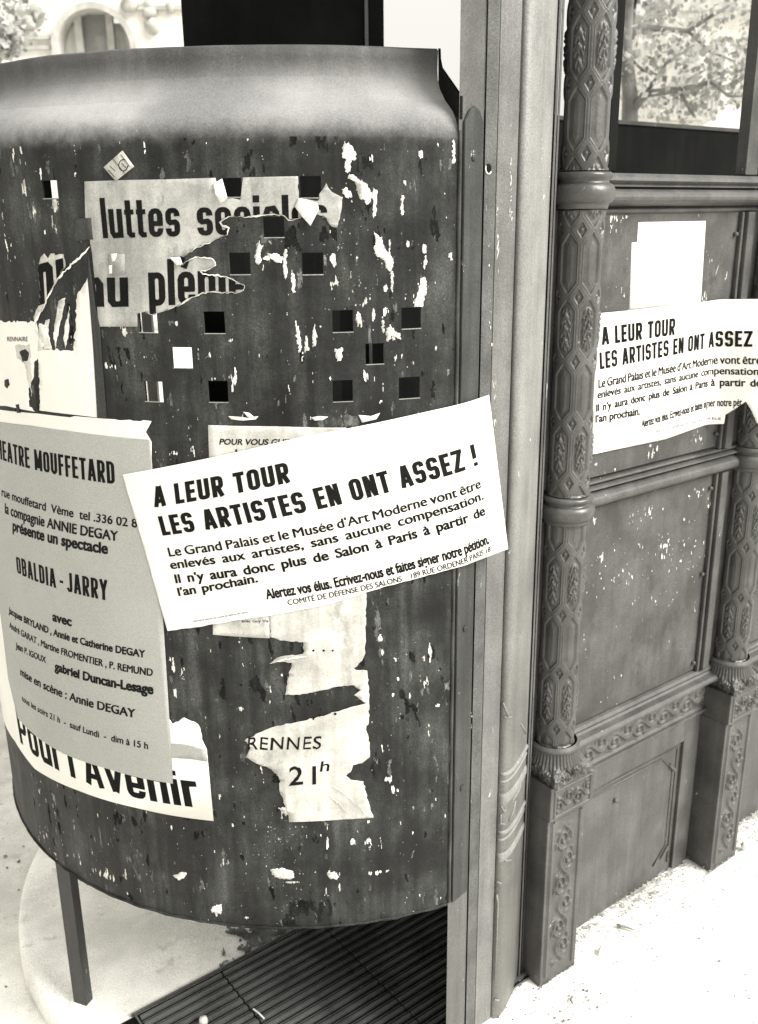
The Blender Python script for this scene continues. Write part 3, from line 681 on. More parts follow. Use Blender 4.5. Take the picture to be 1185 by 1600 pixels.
H = .0045 * sstep(e, .84, .9) * (1 - sstep(e, .95, 1.0)) + .0065 * scroll(U - .014, (V - .457) / .026, .058, .03) * (e < .82)
dd = -.0045 - H
grid_mesh('cap_relief', np.stack([WA[0] + WD[0] * U + WN[0] * dd, WA[1] + WD[1] * U + WN[1] * dd, V], -1), M_iron, Ct)
us = np.linspace(.016, .112, 90); vs_ = np.linspace(.02, .410, 300); U, V = np.meshgrid(us, vs_, indexing='ij')
un = (U - .064) / .034
H = .0035 * sstep(np.abs(un), 1.05, 1.15) * (1 - sstep(np.abs(un), 1.28, 1.38)) + .0055 * scroll(V, np.clip(un, -1, 1), .11, .03) * (np.abs(un) < .98) * sstep(V, .03, .05) * sstep(.40 - V, 0, .02)
dd = -.0006 - H
grid_mesh('pedestal_relief', np.stack([WA[0] + WD[0] * U + WN[0] * dd, WA[1] + WD[1] * U + WN[1] * dd, V], -1), M_iron, Ct)
wbox('capital', .0, .164, -.02, .144, 2.62, 2.74, M_iron, Ct, .004)
kids = [c for c in col.objects if c.parent == Ct]
C2 = Ct.copy(); col.objects.link(C2); C2.location = wall(CS + SP + .006, CD, 0)
C2['label'] = 'farther cast iron column with hexagon pattern, beside the far end of the wall petition'
for c in kids:
    d = c.copy(); col.objects.link(d); d.parent = C2; d.matrix_parent_inverse = c.matrix_parent_inverse.copy()

# ================================================================== DOOR POST
Pt = empty('door_post', (float(P_A[0]), float(P_A[1]), 0), 'tall smooth pale iron door post with upright mouldings between curved screen and patterned column', 'post')
def post_pt(t, o):                       # point at width fraction t, standing o proud of the face, kept on its own bearing
    p = P_A + PE * PL * t
    return p * (1 + o / float(PM @ p))
def post_plan(pts): return [tuple(post_pt(t, o)) for t, o in pts]
def extrude(name, plan, z0, z1, mat, parent, smooth_from=None, top_slope=None, seg=1):
    n = len(plan); zs = np.linspace(z0, z1, seg + 1); bm = bmesh.new(); rows = []
    for z in zs: rows.append([bm.verts.new((p[0], p[1], z)) for p in plan])
    for A_, B_ in zip(rows, rows[1:]):
        for i in range(n):
            f = bm.faces.new((A_[i], A_[(i + 1) % n], B_[(i + 1) % n], B_[i]))
            if smooth_from and smooth_from[0] <= i < smooth_from[1]: f.smooth = True
    bmesh.ops.triangulate(bm, faces=[bm.faces.new(rows[0][::-1]), bm.faces.new(rows[-1])])
    bmesh.ops.recalc_face_normals(bm, faces=bm.faces)
    return from_bm(name, bm, mat, parent)
BK = -.055
extrude('left_strip', post_plan([(.0, 0), (.235, 0), (.245, -.004), (.245, BK), (.05, BK)]), -.03, 2.75, M_post_edge, Pt)
extrude('groove_strip', post_plan([(.246, -.006), (.262, .0), (.372, .001), (.380, -.003), (.380, BK), (.246, BK)]), -.03, 2.75, M_groove, Pt)
extrude('flat_strip', post_plan([(.381, -.014), (.39, -.0125), (.52, -.009), (.605, -.006), (.612, -.009), (.612, BK), (.381, BK)]), -.03, 2.75, M_post_shade, Pt)
arc_d = [(.613 + .40 * k / 14, -.007 + .013 * math.sin(math.pi * (k / 14) ** .8) - .020 * (k / 14) ** 3) for k in range(15)]
extrude('rounded_face', post_plan(arc_d + [(1.013, BK), (.613, BK)]), -.03, 2.75, M_post, Pt, (0, 14))
for (t0, t1, o) in ((1.014, 1.045, -.020), (1.050, 1.078, -.026)):
    extrude('edge_bead', post_plan([(t0, o - .004), (t0 + .006, o), (t1 - .006, o), (t1, o - .004), (t1, BK), (t0, BK)]), -.03, 2.75, M_post_edge, Pt)
def face_d(t):
    k = (t - .613) / .40; return -.007 + .013 * math.sin(math.pi * max(0, min(1, k)) ** .8) - .020 * k ** 3
def ppt(t, z, off): p = post_pt(t, face_d(t)) + PM * off; return (p[0], p[1], z)
def band(name, z, h, proud, mat=M_post, tilt=.03):
    t = np.linspace(.617, 1.012, 40); v = np.linspace(0, 1, 10); T, V = np.meshgrid(t, v, indexing='ij')
    P = np.zeros(T.shape + (3,))
    for i in range(T.shape[0]):
        for j in range(T.shape[1]):
            P[i, j] = ppt(T[i, j], z + h * (V[i, j] - .5) + 0, proud * math.sin(math.pi * V[i, j]) ** .6 - .0004)
    return grid_mesh(name, P, mat, Pt)
for z, h, pr in ((.582, .010, .0045), (.566, .006, .0025), (.527, .026, .003), (.452, .010, .0045), (.436, .006, .0025), (.395, .022, .003)):
    band('ornament_band', z, h, pr)
def pbead(pts, r=.0024):
    bm = bmesh.new(); tube_bm(bm, [ppt(t, z, .0005) for t, z in pts], r, 6); return from_bm('panel_bead', bm, M_post, Pt, True)
pbead([(.64, .735), (.72, .705)]); pbead([(.66, .705), (.76, .700)]); pbead([(.90, .66), (.97, .62)])
pbead([(.66, .515), (.70, .500), (.88, .510), (.93, .517)]); pbead([(.66, .495), (.66, .475), (.72, .470)]); pbead([(.78, .47), (.84, .485), (.86, .50)])
pbead([(.63, .34), (.70, .335)]); pbead([(.64, .31), (.66, .29), (.66, .10)]); pbead([(.74, .385), (.84, .368)]); pbead([(.66, .05), (.72, .045)])
# bolt hole: black disc painted in for its shaded inside
def disc(name, c3, r, mat, nrm, parent, thick=.002, seg=20):
    bm = bmesh.new(); c3 = Vector(c3); nrm = Vector(nrm).normalized(); tube_bm(bm, [c3 - nrm * .002, c3 + nrm * thick], r, seg); return from_bm(name, bm, mat, parent)
PPATH = Path([P_A + PE * PL * t for t in np.linspace(0, 1.1, 60)], 0)
def ppx(x, y): u, z = PPATH.px(x, y); return u / PL, z
hu, hz = PPATH.px(763, 263); p = PPATH.at(hu, hz, .0006); disc('bolt_hole_shade', p, .0068, M_black, (PM[0], PM[1], 0), Pt, .0006)
bm = bmesh.new(); tube_bm(bm, [PPATH.at(hu + .0075 * math.cos(a), hz + .0075 * math.sin(a), .001) for a in np.linspace(R_(150), R_(330), 16)], [.0004] + [.0011] * 14 + [.0004], 6); from_bm('hole_rim', bm, M_white_old, Pt, True)
residue('scraped_paint', PPATH, [(776, 350, 2, 90, 16, 9), (772, 620, 2, 90, 12, 8), (797, 260, 1.2, 60, 10, 9), (798, 330, 2, 60, 10, 6), (741, 320, 8, 60, 6, 3), (765, 500, 5, 200, 14, 3), (735, 1130, 3, 20, 6, 4), (727, 1180, 3, 60, 8, 3), (850, 180, 12, 160, 6, 2)], .0018, M_white_old, Pt, 9, (.0006, .0014))

# ================================================================== CURVED SCREEN
St = empty('curved_screen', (float(SC[0]), float(SC[1]), 0), 'dark curved sheet iron urinal screen pierced with square holes and covered in torn posters', 'screen')
holes = [(78, 296, 24, 29), (363, 293, 29, 31), (486, 292, 33, 35), (428, 355, 33, 33), (375, 412, 33, 35), (489, 412, 33, 35), (182, 412, 29, 31),
         (231, 504, 30, 32), (335, 504, 33, 35), (536, 502, 33, 35), (643, 497, 31, 34), (285, 559, 31, 33), (586, 553, 29, 33), (240, 612, 29, 32), (341, 612, 31, 34), (536, 611, 32, 34), (640, 606, 33, 34)]
HB = []
for x, y, w_, h_ in holes:
    u0, z = FRONT.px(x - w_ / 2, y); u1, _ = FRONT.px(x + w_ / 2, y); _, za = FRONT.px(x, y + h_ / 2); _, zb = FRONT.px(x, y - h_ / 2)
    HB.append((u0, u1, za, zb))
U0 = SR * R_(-112)
ul = sorted(set([round(v, 5) for h in HB for v in h[:2]] + [round(float(v), 5) for v in np.linspace(U0, UE, 170)]))
zl = sorted(set([round(v, 5) for h in HB for v in h[2:]] + [round(float(v), 5) for v in np.linspace(SZ0, SZ1, 40)]))
def thin(l, keep):
    o = [l[0]]
    for v in l[1:]:
        if v - o[-1] < .0012:
            if v in keep and o[-1] not in keep: o[-1] = v
            elif v in keep: o.append(v)
        else: o.append(v)
    return o
ul = thin(ul, {round(v, 5) for h in HB for v in h[:2]}); zl = thin(zl, {round(v, 5) for h in HB for v in h[2:]})
def spt(u, z, r=SR):
    th = u / SR; return (SC[0] + r * math.sin(th), SC[1] - r * math.cos(th), z)
def solid(i, j):
    if i < 0 or j < 0 or i >= len(ul) - 1 or j >= len(zl) - 1: return False
    u = (ul[i] + ul[i + 1]) / 2; z = (zl[j] + zl[j + 1]) / 2
    return not any(a < u < b and c < z < d for a, b, c, d in HB)
TK = .004; v = []; f = []; fs = []; idx = {}
zj = {z: z for z in zl}
def zbot(u, z): return z + ((float(fbm(u * 30, 2.2, 4, 3)) - .45) * .006 if z == zl[0] else 0)
def vid(i, j, k, wallv=False):
    key = (i, j, k, wallv)
    if key not in idx: idx[key] = len(v); v.append(spt(ul[i], zbot(ul[i], zl[j]), SR - TK * k))
    return idx[key]
for i in range(len(ul) - 1):
    for j in range(len(zl) - 1):
        if not solid(i, j): continue
        f.append((vid(i, j, 0), vid(i + 1, j, 0), vid(i + 1, j + 1, 0), vid(i, j + 1, 0))); fs.append(True)
        f.append((vid(i, j, 1), vid(i, j + 1, 1), vid(i + 1, j + 1, 1), vid(i + 1, j, 1))); fs.append(True)
        for di, dj, (p, q) in ((-1, 0, ((i, j + 1), (i, j))), (1, 0, ((i + 1, j), (i + 1, j + 1))), (0, -1, ((i, j), (i + 1, j))), (0, 1, ((i + 1, j + 1), (i, j + 1)))):
            if dj == 1 and j == len(zl) - 2: continue
            if not solid(i + di, j + dj):
                f.append((vid(*p, 0, True), vid(*p, 1, True), vid(*q, 1, True), vid(*q, 0, True))); fs.append(False)
me = bpy.data.meshes.new('screen_sheet'); me.from_pydata([tuple(map(float, p)) for p in v], [], f); me.update()
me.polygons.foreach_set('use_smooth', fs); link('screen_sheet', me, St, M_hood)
bm = bmesh.new(); tube_bm(bm, [(*spt(u_, 0, SR + .0005)[:2], SZ0 + .0015 + .0016 * math.sin(k * .9) * random.random()) for k, u_ in enumerate(np.linspace(U0, UE - .001, 170))], [.0022 + .0010 * random.random() for _ in range(170)], 6)
from_bm('rolled_edge', bm, M_bar if 'M_bar' in globals() else M_screen, St, True)
# lighter lips along the lower edges of the holes
for h in HB:
    bm = bmesh.new(); tube_bm(bm, [spt(h[0] + (h[1] - h[0]) * k / 4, h[2] + .0002, SR + .0002) for k in range(5)], .0008, 5); from_bm('hole_lip', bm, M_cap, St)
# rounded hood
HOOD = [(0, SZ1), (.001, 1.706), (.004, 1.716), (.0095, 1.727), (.018, 1.737), (.030, 1.746), (.042, 1.754), (.054, 1.763), (.062, 1.773), (.0665, 1.785), (.0680, 1.797), (.0675, 1.810), (.0665, 1.823), (.071, 1.826), (.074, 1.823), (.074, 1.800), (.060, 1.772), (.030, 1.742), (.010, 1.715), (.006, SZ1)]
prof = HOOD
th = np.linspace(U0 / SR, TH_E, 150); P = np.zeros((len(th), len(prof), 3))
for j, (d, z) in enumerate(prof):
    dent = (np.array([float(fbm(t * 3, z * 9, 8)) for t in th]) - .47) * .006
    P[:, j, 0] = SC[0] + (SR - d) * np.sin(th); P[:, j, 1] = SC[1] - (SR - d) * np.cos(th); P[:, j, 2] = z + dent * (j > 2)
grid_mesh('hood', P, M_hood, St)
endp = [tuple(P[-1, j]) for j in range(len(prof))]
vsx = [Vector((q[0], q[1], 0)) for q in prof]
from_py('hood_end', endp, [tuple(t) for t in tessellate_polygon([vsx])], M_screen, St)
# dark gusset tying hood to post
e0 = SC + (SR - .068) * np.array([math.sin(TH_E), -math.cos(TH_E)]); e1 = SC + (SR + .002) * np.array([math.sin(TH_E), -math.cos(TH_E)])
def gp(f_, z, k): q = e0 * (1 - f_) + e1 * f_ + np.array([.004, .004]) * k; return (q[0], q[1], z)
gs = [(0, 1.826), (.02, 1.812), (.10, 1.800), (1.0, 1.755), (1.0, 1.725), (.6, 1.735), (.25, 1.752), (.02, 1.775)]
bm = bmesh.new(); A_ = [bm.verts.new(gp(a, z, .2)) for a, z in gs]; B_ = [bm.verts.new(gp(a, z, 1.2)) for a, z in gs]
bm.faces.new(A_); bm.faces.new(B_[::-1])
for i in range(len(gs)): bm.faces.new((A_[i], A_[(i + 1) % len(gs)], B_[(i + 1) % len(gs)], B_[i]))
bmesh.ops.triangulate(bm, faces=[x for x in bm.faces if len(x.verts) > 4]); bmesh.ops.recalc_face_normals(bm, faces=bm.faces)
from_bm('gusset', bm, M_black, St)
# bolted edge bar on the post
bar = [(.035, .386), (.222, .386), (.222, 1.722), (.18, 1.738), (.13, 1.744), (.08, 1.738), (.035, 1.722)]
bm = bmesh.new(); F_ = [bm.verts.new((*(P_A + PE * PL * t + PM * .0045), z)) for t, z in bar]; B_ = [bm.verts.new((*(P_A + PE * PL * t + PM * .0003), z)) for t, z in bar]
bm.faces.new(F_); bm.faces.new(B_[::-1])
for i in range(len(bar)): bm.faces.new((F_[i], F_[(i + 1) % len(bar)], B_[(i + 1) % len(bar)], B_[i]))
bmesh.ops.recalc_face_normals(bm, faces=bm.faces)
bmesh.ops.bevel(bm, geom=[e for e in bm.edges], offset=.0009, segments=2, affect='EDGES')
M_bar = material('edge_bar_paint', .042, .55, .25, 9, .3, .35, 110, .15, 70, .6, .18)
ob = from_bm('edge_bar', bm, M_bar, St)
for z in (1.675, .93, .62):
    p = P_A + PE * PL * .125 + PM * .005; bm = bmesh.new(); tube_bm(bm, [(p[0], p[1], z), (p[0] + PM[0] * .0016, p[1] + PM[1] * .0016, z)], [.0062, .005], 14); from_bm('screw', bm, M_bar, St, True)
# rusty joint between sheet and bar
bm = bmesh.new(); tube_bm(bm, [(*(P_A + PE * .002 + PM * (.0005 + .001 * math.sin(k))), .39 + 1.32 * k / 60) for k in range(61)], [.0022 + .0006 * random.random() for _ in range(61)], 6); from_bm('edge_bead', bm, M_bar, St, True)
# stiffener behind the sheet
us_ = FRONT.px(70, 296)[0] - .010; bm = bmesh.new(); q = [spt(us_ - .02, 0, SR - .006), spt(us_ + .003, 0, SR - .006), spt(us_ + .003, 0, SR - .02), spt(us_ - .02, 0, SR - .02)]
box_bm(bm, [(a, b, .42) for a, b, _ in q] + [(a, b, 1.69) for a, b, _ in q], 0); from_bm('stiffener', bm, M_black, St)
# leg
lf = on_z(131, 1569, 0.0); lx, ly = float(lf[0]), float(lf[1])
bm = bmesh.new()
def rotc(cx, cy, hw, hd, an): return [(cx + x * math.cos(an) - y * math.sin(an), cy + x * math.sin(an) + y * math.cos(an)) for x, y in ((-hw, -hd), (hw, -hd), (hw, hd), (-hw, hd))]
q = rotc(lx, ly, .0165, .011, R_(-22)); box_bm(bm, [(a, b, -.01) for a, b in q] + [(a, b, .46) for a, b in q], .0015); from_bm('leg', bm, M_leg, St)
bm = bmesh.new(); tube_bm(bm, [(lx, ly, -.004), (lx, ly, .006), (lx, ly, .010)], [.034, .028, .018], 14); from_bm('cement_footing', bm, M_cement, St, True)
# white scraps, glue and peeled paint on the sheet
c4 = lambda x, y: (380 + x / 2.9625, 200 + y / 2.9625)
c2 = lambda x, y: (220 + x / 2.37, 940 + y / 2.37)
cl = []
for x, y, rx, ry, n, el in ((485, 90, 18, 50, 30, 3.5), (483, 175, 10, 40, 14, 4), (560, 280, 60, 50, 40, 3), (520, 245, 30, 30, 20, 3), (480, 300, 25, 15, 12, 2), (608, 340, 7, 70, 14, 5), (738, 355, 4, 50, 8, 6), (745, 250, 10, 14, 3, 3),
        (630, 530, 25, 60, 40, 3), (660, 600, 35, 50, 36, 3), (690, 710, 5, 60, 12, 6), (655, 745, 14, 20, 8, 3), (838, 555, 6, 25, 6, 4), (845, 610, 8, 45, 12, 4), (828, 740, 22, 55, 36, 3), (808, 810, 22, 15, 14, 2),
        (72, 580, 16, 45, 16, 3), (140, 603, 50, 12, 14, 1.5), (195, 630, 8, 70, 20, 5), (232, 720, 12, 50, 18, 5), (255, 980, 12, 80, 16, 5), (290, 1000, 12, 40, 10, 4), (330, 950, 10, 60, 10, 5), (440, 1040, 22, 40, 20, 3), (410, 980, 10, 20, 6, 2),
        (535, 890, 12, 40, 14, 3), (545, 810, 30, 30, 10, 3), (600, 900, 8, 70, 10, 5), (650, 890, 12, 50, 12, 4), (680, 960, 18, 40, 20, 3), (725, 960, 10, 20, 6, 3), (712, 1062, 22, 16, 12, 2), (565, 1150, 16, 25, 10, 2), (620, 1020, 8, 6, 3, 1),
        (415, 620, 16, 40, 14, 4), (470, 530, 8, 20, 5, 3), (430, 710, 30, 40, 12, 4), (760, 540, 6, 14, 4, 3), (905, 620, 5, 20, 4, 4), (960, 590, 8, 12, 6, 2), (976, 110, 3, 55, 10, 8), (820, 120, 14, 16, 8, 1.5), (890, 80, 20, 20, 6, 2), (600, 150, 80, 20, 10, 2), (300, 130, 40, 40, 14, 2), (90, 130, 30, 60, 14, 3), (170, 120, 20, 60, 8, 4), (375, 120, 6, 20, 4, 3), (660, 1210, 60, 60, 18, 3), (660, 850, 120, 160, 12, 4), (1005, 480, 4, 200, 20, 6), (20, 760, 20, 30, 8, 2), (10, 1060, 10, 60, 8, 4), (170, 1180, 150, 60, 10, 3), (370, 1160, 30, 10, 5, 1.5), (480, 1250, 60, 10, 6, 1), (300, 1100, 30, 80, 8, 3)):
    cl.append((*c4(x, y), rx / 2.96, ry / 2.96, n, el))
for x, y, rx, ry, n, el in ((520, 1005, 36, 14, 30, 1.2), (560, 1040, 30, 5, 8, 1), (705, 1012, 25, 16, 16, 1.2), (736, 1060, 2, 25, 5, 6), (148, 1015, 22, 12, 14, 1.2), (280, 1142, 14, 14, 14, 1.2), (690, 900, 8, 30, 12, 3), (475, 385, 6, 18, 8, 3), (1070, 190, 7, 30, 10, 4), (1050, 290, 10, 60, 10, 5), (248, 150, 7, 26, 12, 4), (375, 170, 5, 60, 6, 5),
        (885, 130, 12, 14, 8, 2), (895, 190, 6, 8, 4, 2), (940, 215, 16, 12, 6, 1), (950, 290, 10, 12, 5, 2), (935, 345, 6, 6, 4, 1), (990, 350, 10, 12, 5, 2), (938, 425, 6, 8, 4, 1), (1065, 490, 5, 40, 6, 6), (1100, 385, 10, 8, 4, 2), (130, 240, 30, 30, 10, 1.5), (120, 335, 18, 18, 14, 1.5), (525, 775, 16, 14, 12, 1.5), (1010, 765, 8, 20, 6, 3), (940, 700, 26, 18, 18, 1.5), (915, 660, 20, 14, 10, 1.5), (850, 890, 16, 26, 8, 3), (780, 900, 20, 40, 8, 3), (900, 1000, 60, 8, 14, 1), (280, 540, 12, 14, 6, 1), (345, 420, 12, 10, 5, 1), (375, 400, 10, 10, 4, 1), (480, 320, 4, 30, 6, 5), (1150, 940, 2, 120, 12, 5), (1145, 1100, 8, 50, 8, 2), (400, 1172, 30, 8, 6, 1), (410, 800, 60, 10, 8, 1), (240, 430, 6, 10, 3, 1), (200, 900, 160, 120, 8, 2), (600, 860, 220, 40, 6, 2)):
    cl.append((*c2(x, y), rx / 2.37, ry / 2.37, n, el))
for x, y, rx, ry, n, el in ((37, 290, 4, 14, 8, 4), (55, 330, 6, 8, 5, 1.5), (62, 262, 4, 18, 8, 5), (20, 240, 12, 12, 6, 2), (105, 225, 20, 20, 8, 2), (120, 270, 4, 8, 4, 3), (85, 325, 6, 16, 12, 3), (82, 345, 4, 20, 6, 3), (107, 350, 6, 14, 6, 2), (190, 215, 60, 14, 14, 1.5), (70, 360, 10, 40, 6, 4), (12, 375, 8, 60, 8, 4), (205, 525, 4, 12, 8, 3), (235, 535, 5, 9, 10, 2), (194, 520, 5, 10, 5, 3), (276, 505, 4, 4, 5, 1), (330, 572, 3, 4, 3, 1), (366, 580, 8, 16, 10, 3), (336, 592, 4, 2, 4, 1), (380, 555, 4, 14, 6, 4), (364, 532, 8, 4, 5, 1), (315, 225, 10, 10, 6, 1.5), (405, 235, 20, 10, 6, 1.5), (450, 225, 20, 15, 12, 3), (500, 240, 10, 20, 8, 2), (130, 600, 5, 30, 6, 3), (180, 575, 14, 6, 6, 1), (70, 1310, 14, 14, 6, 1), (155, 1360, 20, 12, 12, 1), (200, 1370, 10, 20, 8, 2), (130, 1340, 30, 20, 10, 1.5), (180, 1250, 60, 30, 8, 2), (60, 1240, 6, 10, 3, 1), (420, 1300, 200, 60, 8, 2), (300, 705, 20, 30, 10, 3), (277, 708, 10, 4, 5, 1)):
    cl.append((x, y, rx, ry, n, el))
flaking('peeled_scraps', FRONT, cl, .0005, M_white_old, St, 11, (-.60, UE - .003, .39, 1.698), thr=.83, base=-.04, avoid=HB)
# pale jagged scrapes on the sheet
for k_, (cc, pts) in enumerate([(c4, p_) for p_ in (
    [(465,75),(490,60),(510,90),(525,120),(520,145),(500,150),(497,200),(485,215),(472,200),(476,150),(455,120),(460,95)],
    [(490,205),(520,225),(560,255),(590,290),(600,320),(585,345),(570,355),(560,330),(540,325),(530,300),(525,270),(505,240),(485,225)],
    [(455,285),(480,275),(500,300),(505,318),(480,322),(465,305)], [(600,275),(622,290),(615,330),(620,380),(605,420),(602,370),(598,320)],
    [(605,475),(630,500),(650,540),(665,570),(690,600),(695,640),(680,665),(660,650),(655,620),(640,605),(615,590),(605,560),(615,530)],
    [(685,660),(697,680),(690,730),(692,765),(682,740)], [(735,305),(745,320),(740,370),(745,400),(733,405),(730,360)],
    [(835,535),(845,560),(838,580),(830,570)], [(845,590),(852,620),(840,655),(833,640)], [(838,680),(850,720),(848,765),(835,800),(830,828),(790,825),(800,790),(815,760),(820,720)],
    [(70,545),(95,540),(80,580),(85,620),(65,630),(52,600),(60,565)], [(105,585),(150,580),(185,600),(180,625),(150,618),(130,600)],
    [(190,570),(203,560),(200,620),(205,660),(200,700),(190,690),(187,630)], [(225,655),(240,680),(240,760),(228,765),(222,700)],
    [(245,890),(262,950),(270,1010),(262,1035),(250,990),(243,930)], [(285,985),(300,1000),(305,1030),(290,1035)], [(330,905),(338,960),(335,1010),(322,1015),(325,950)],
    [(425,1020),(460,1025),(455,1070),(435,1080),(425,1050)], [(665,925),(685,910),(700,940),(730,950),(728,980),(715,975),(690,960),(672,995),(660,985)],
    [(645,870),(655,900),(650,950),(642,940)], [(525,860),(540,870),(545,900),(532,920),(525,900)], [(970,55),(979,60),(980,160),(970,165)], [(950,580),(968,575),(970,610),(960,615)])] +
    [(c2, p_) for p_ in ([(480,992),(530,988),(565,1000),(570,1020),(555,1028),(510,1025),(488,1012)], [(120,1015),(150,1002),(170,1005),(160,1025),(140,1032)], [(265,1130),(298,1120),(298,1158),(262,1150)],
    [(690,1005),(720,1000),(735,1020),(725,1030),(700,1025)], [(508,765),(545,760),(552,785),(540,795)], [(885,120),(895,135),(890,150),(875,145)])]):
    sheet('scrape', jag(px_poly(FRONT, [cc(*p_) for p_ in pts]), .0016, .0018, None, 200 + k_), FRONT, .0006, M_white_old, St)
flaking('scuff_marks', FRONT, [], .0002, M_scuff, St, 83, (-.60, UE - .003, .39, 1.70), 80, 30, .765, .0013, env=lambda U, Z: .02 + .26 * (fbm(U * 6, Z * 4, 26) - .5) * 2, avoid=HB)
flaking('soot_marks', FRONT, [], .0003, M_soot, St, 89, (-.60, UE - .003, .39, 1.70), 60, 30, .785, .0013, env=lambda U, Z: .04 + .26 * (fbm(U * 5, Z * 5, 36) - .5) * 2, avoid=HB)
flaking('paint_specks', FRONT, [], .0004, M_fleck, St, 41, (-.60, UE - .003, .39, 1.70), 330, 210, .86, .001, env=lambda U, Z: -.05 + .24 * (fbm(U * 8, Z * 4, 6) - .5) * 2, avoid=HB)

# ================================================================== POSTERS ON THE SCREEN
grp = 'posters pasted on the curved screen'
def poster(name, u_z, label, cat='poster', group=grp):
    return empty(name, FRONT.at(*u_z, .001), label, cat, group)
c3_ = lambda x, y: (x / 2.9625, 230 + y / 2.9625)
# big white political poster, mostly overlaid
poly = px_poly(FRONT, [(-60, 634), (0, 640), (60, 646), (110, 652), (117, 650), (180, 655), (237, 658), (232, 668), (228, 675), (237, 690), (240, 900), (262, 1118), (270, 1131), (288, 1121), (305, 1128), (313, 1137), (316, 1155), (323.5, 1171), (329, 1230), (334, 1282.6), (212.6, 1262), (121.5, 1234.6), (54.7, 1201), (24, 1158), (-4, 1120), (-30, 1060), (-50, 900)])
pt = poster('white_poster', FRONT.px(300, 1200), 'white poster with heavy black title reading Pour l Avenir, showing below the grey theatre bill')
po_w = jag(poly, .0012, .006, {5, 6, 7, 8, 11, 12, 13, 14, 15}, 4)
sheet('paper', po_w, FRONT, .0008, M_white, pt)
sheet('grey_band', px_poly(FRONT, [(262, 1161), (285, 1162), (305, 1166), (323, 1172), (325, 1190), (300, 1186), (262, 1183)]), FRONT, .0010, M_grey_paper, pt)
lettering('Pour l\'Avenir', FRONT, ((33, 1160), (314, 1262), (24, 1104), (304, 1208)), .0010, M_ink, pt, goth=dict(w=.215, W=.64, gap=.10, X=.76, space=.2, hw=.15))
# grey theatre bill
poly = px_poly(FRONT, [(-70, 645), (0, 659), (50, 665), (106, 673), (170, 681), (235.7, 687), (239, 733), (255, 957), (264, 1100), (271, 1224), (220, 1215), (170, 1201), (100, 1177), (60, 1152), (29, 1122), (14, 1060), (5, 985), (-20, 800)])
pt = poster('theatre_bill', FRONT.px(150, 900), 'large grey paper theatre bill naming the Theatre Mouffetard, its right side under the petition')
sheet('paper', poly, FRONT, .0016, M_grey_paper, pt)
tl = lambda *a, **k: lettering(a[0], FRONT, a[1], .0018, M_ink_soft if k.pop('soft', 0) else M_ink, pt, **k)
tl('THEATRE MOUFFETARD', ((-8, 713), (181, 756), (-10, 683), (179, 721)), goth=dict(w=.15, W=.36, gap=.07, space=.24))
tl('rue mouffetard  Vème  tel .336 02 8', q4((4, 774), (216, 824), 12, 13), bold=.02, smear=.02, soft=1)
tl('la compagnie ANNIE DEGAY', q4((9, 801), (186, 845), 15, 15), bold=.02, smear=.03, soft=1)
tl('présente un spectacle', q4((21, 828), (170, 865), 15, 16), bold=.02, smear=.03, soft=1)
tl('OBALDIA - JARRY', ((28.4, 895), (170, 938), (26, 868), (169, 906)), goth=dict(w=.15, W=.36, gap=.085, space=.15))
tl('avec', q4((83, 969), (113.5, 978), 13, 13), bold=.02, smear=.03, soft=1)
tl('Jacques BRYLAND , Annie et Catherine DEGAY', q4((15, 957), (228.4, 1027), 9, 11), bold=.02, smear=.03, soft=1)
tl('André GARAT , Martine FROMENTIER , P. REMUND', q4((16, 980), (240, 1056), 9, 11), bold=.02, smear=.03, soft=1)
tl('Jean P. IGOUX', q4((26, 1012), (73.5, 1035.5), 9, 9), bold=.02, smear=.02, soft=1)
tl('gabriel Duncan-Lesage', q4((86.5, 1046), (241, 1084), 12, 14), bold=.025, smear=.03, soft=1)
tl('mise en scène : Annie DEGAY', q4((33, 1054), (213, 1121), 11, 13), bold=.02, smear=.03, soft=1)
tl('tous les soirs 21 h  -  sauf Lundi  -  dim à 15 h', q4((35.5, 1094), (232.5, 1170), 8, 10), bold=.02, smear=.02, soft=1)

# aged poster luttes sociales
LP = [(132.7, 283.3), (200, 281), (263, 280), (337, 277.5), (343, 300), (350, 311), (363, 309.5), (376, 312), (380, 277), (466, 275), (467, 310), (497, 314), (501, 300), (510, 286), (517, 298), (536, 308), (533.6, 328), (527, 355), (518, 353.6), (510, 343), (497, 335), (478, 334), (466, 341), (451, 343.5), (444, 336.7), (428, 334), (410, 335.7), (380, 339), (357.8, 338), (344, 347), (348, 353), (358, 356), (356, 366), (342, 372), (324, 380), (305, 388), (287, 401), (270, 401), (268, 405), (278, 408), (285, 414), (292, 408), (305.5, 401.5), (320, 402), (334, 405.5), (337.5, 414), (325, 421), (314, 424), (318, 428), (332.5, 429), (358, 434), (383, 446), (381, 453), (371, 457), (340, 456), (317, 457), (297, 466), (283, 476), (266.7, 481.5), (239.7, 491.6), (228, 486), (218, 489), (215, 490), (215.5, 510), (154.6, 510), (152, 470), (145, 399), (141, 375), (134, 345)]
lp = px_poly(FRONT, LP); lpj = jag(lp, .0010, .004, set(range(9, 62)), 12)
pt = poster('luttes_poster', FRONT.px(220, 400), 'aged grey poster with heavy black words luttes sociales, torn away along its lower right')
sheet('paper', lpj, FRONT, .0010, M_aged, pt, amp=.0003)
kw = dict(goth=dict(w=.165, W=.45, gap=.07, X=.72, hw=.125), clip=lpj, amp=.0003)
lettering('luttes', FRONT, ((162, 372), (283, 369), (156, 309), (280, 307)), .0013, M_ink, pt, **kw)
lettering('sociales', FRONT, ((310, 368), (512, 362), (306, 307), (511, 303)), .0013, M_ink, pt, **kw)
lettering('au', FRONT, ((133, 479), (202, 479), (130, 416), (200, 415)), .0013, M_ink, pt, **kw)
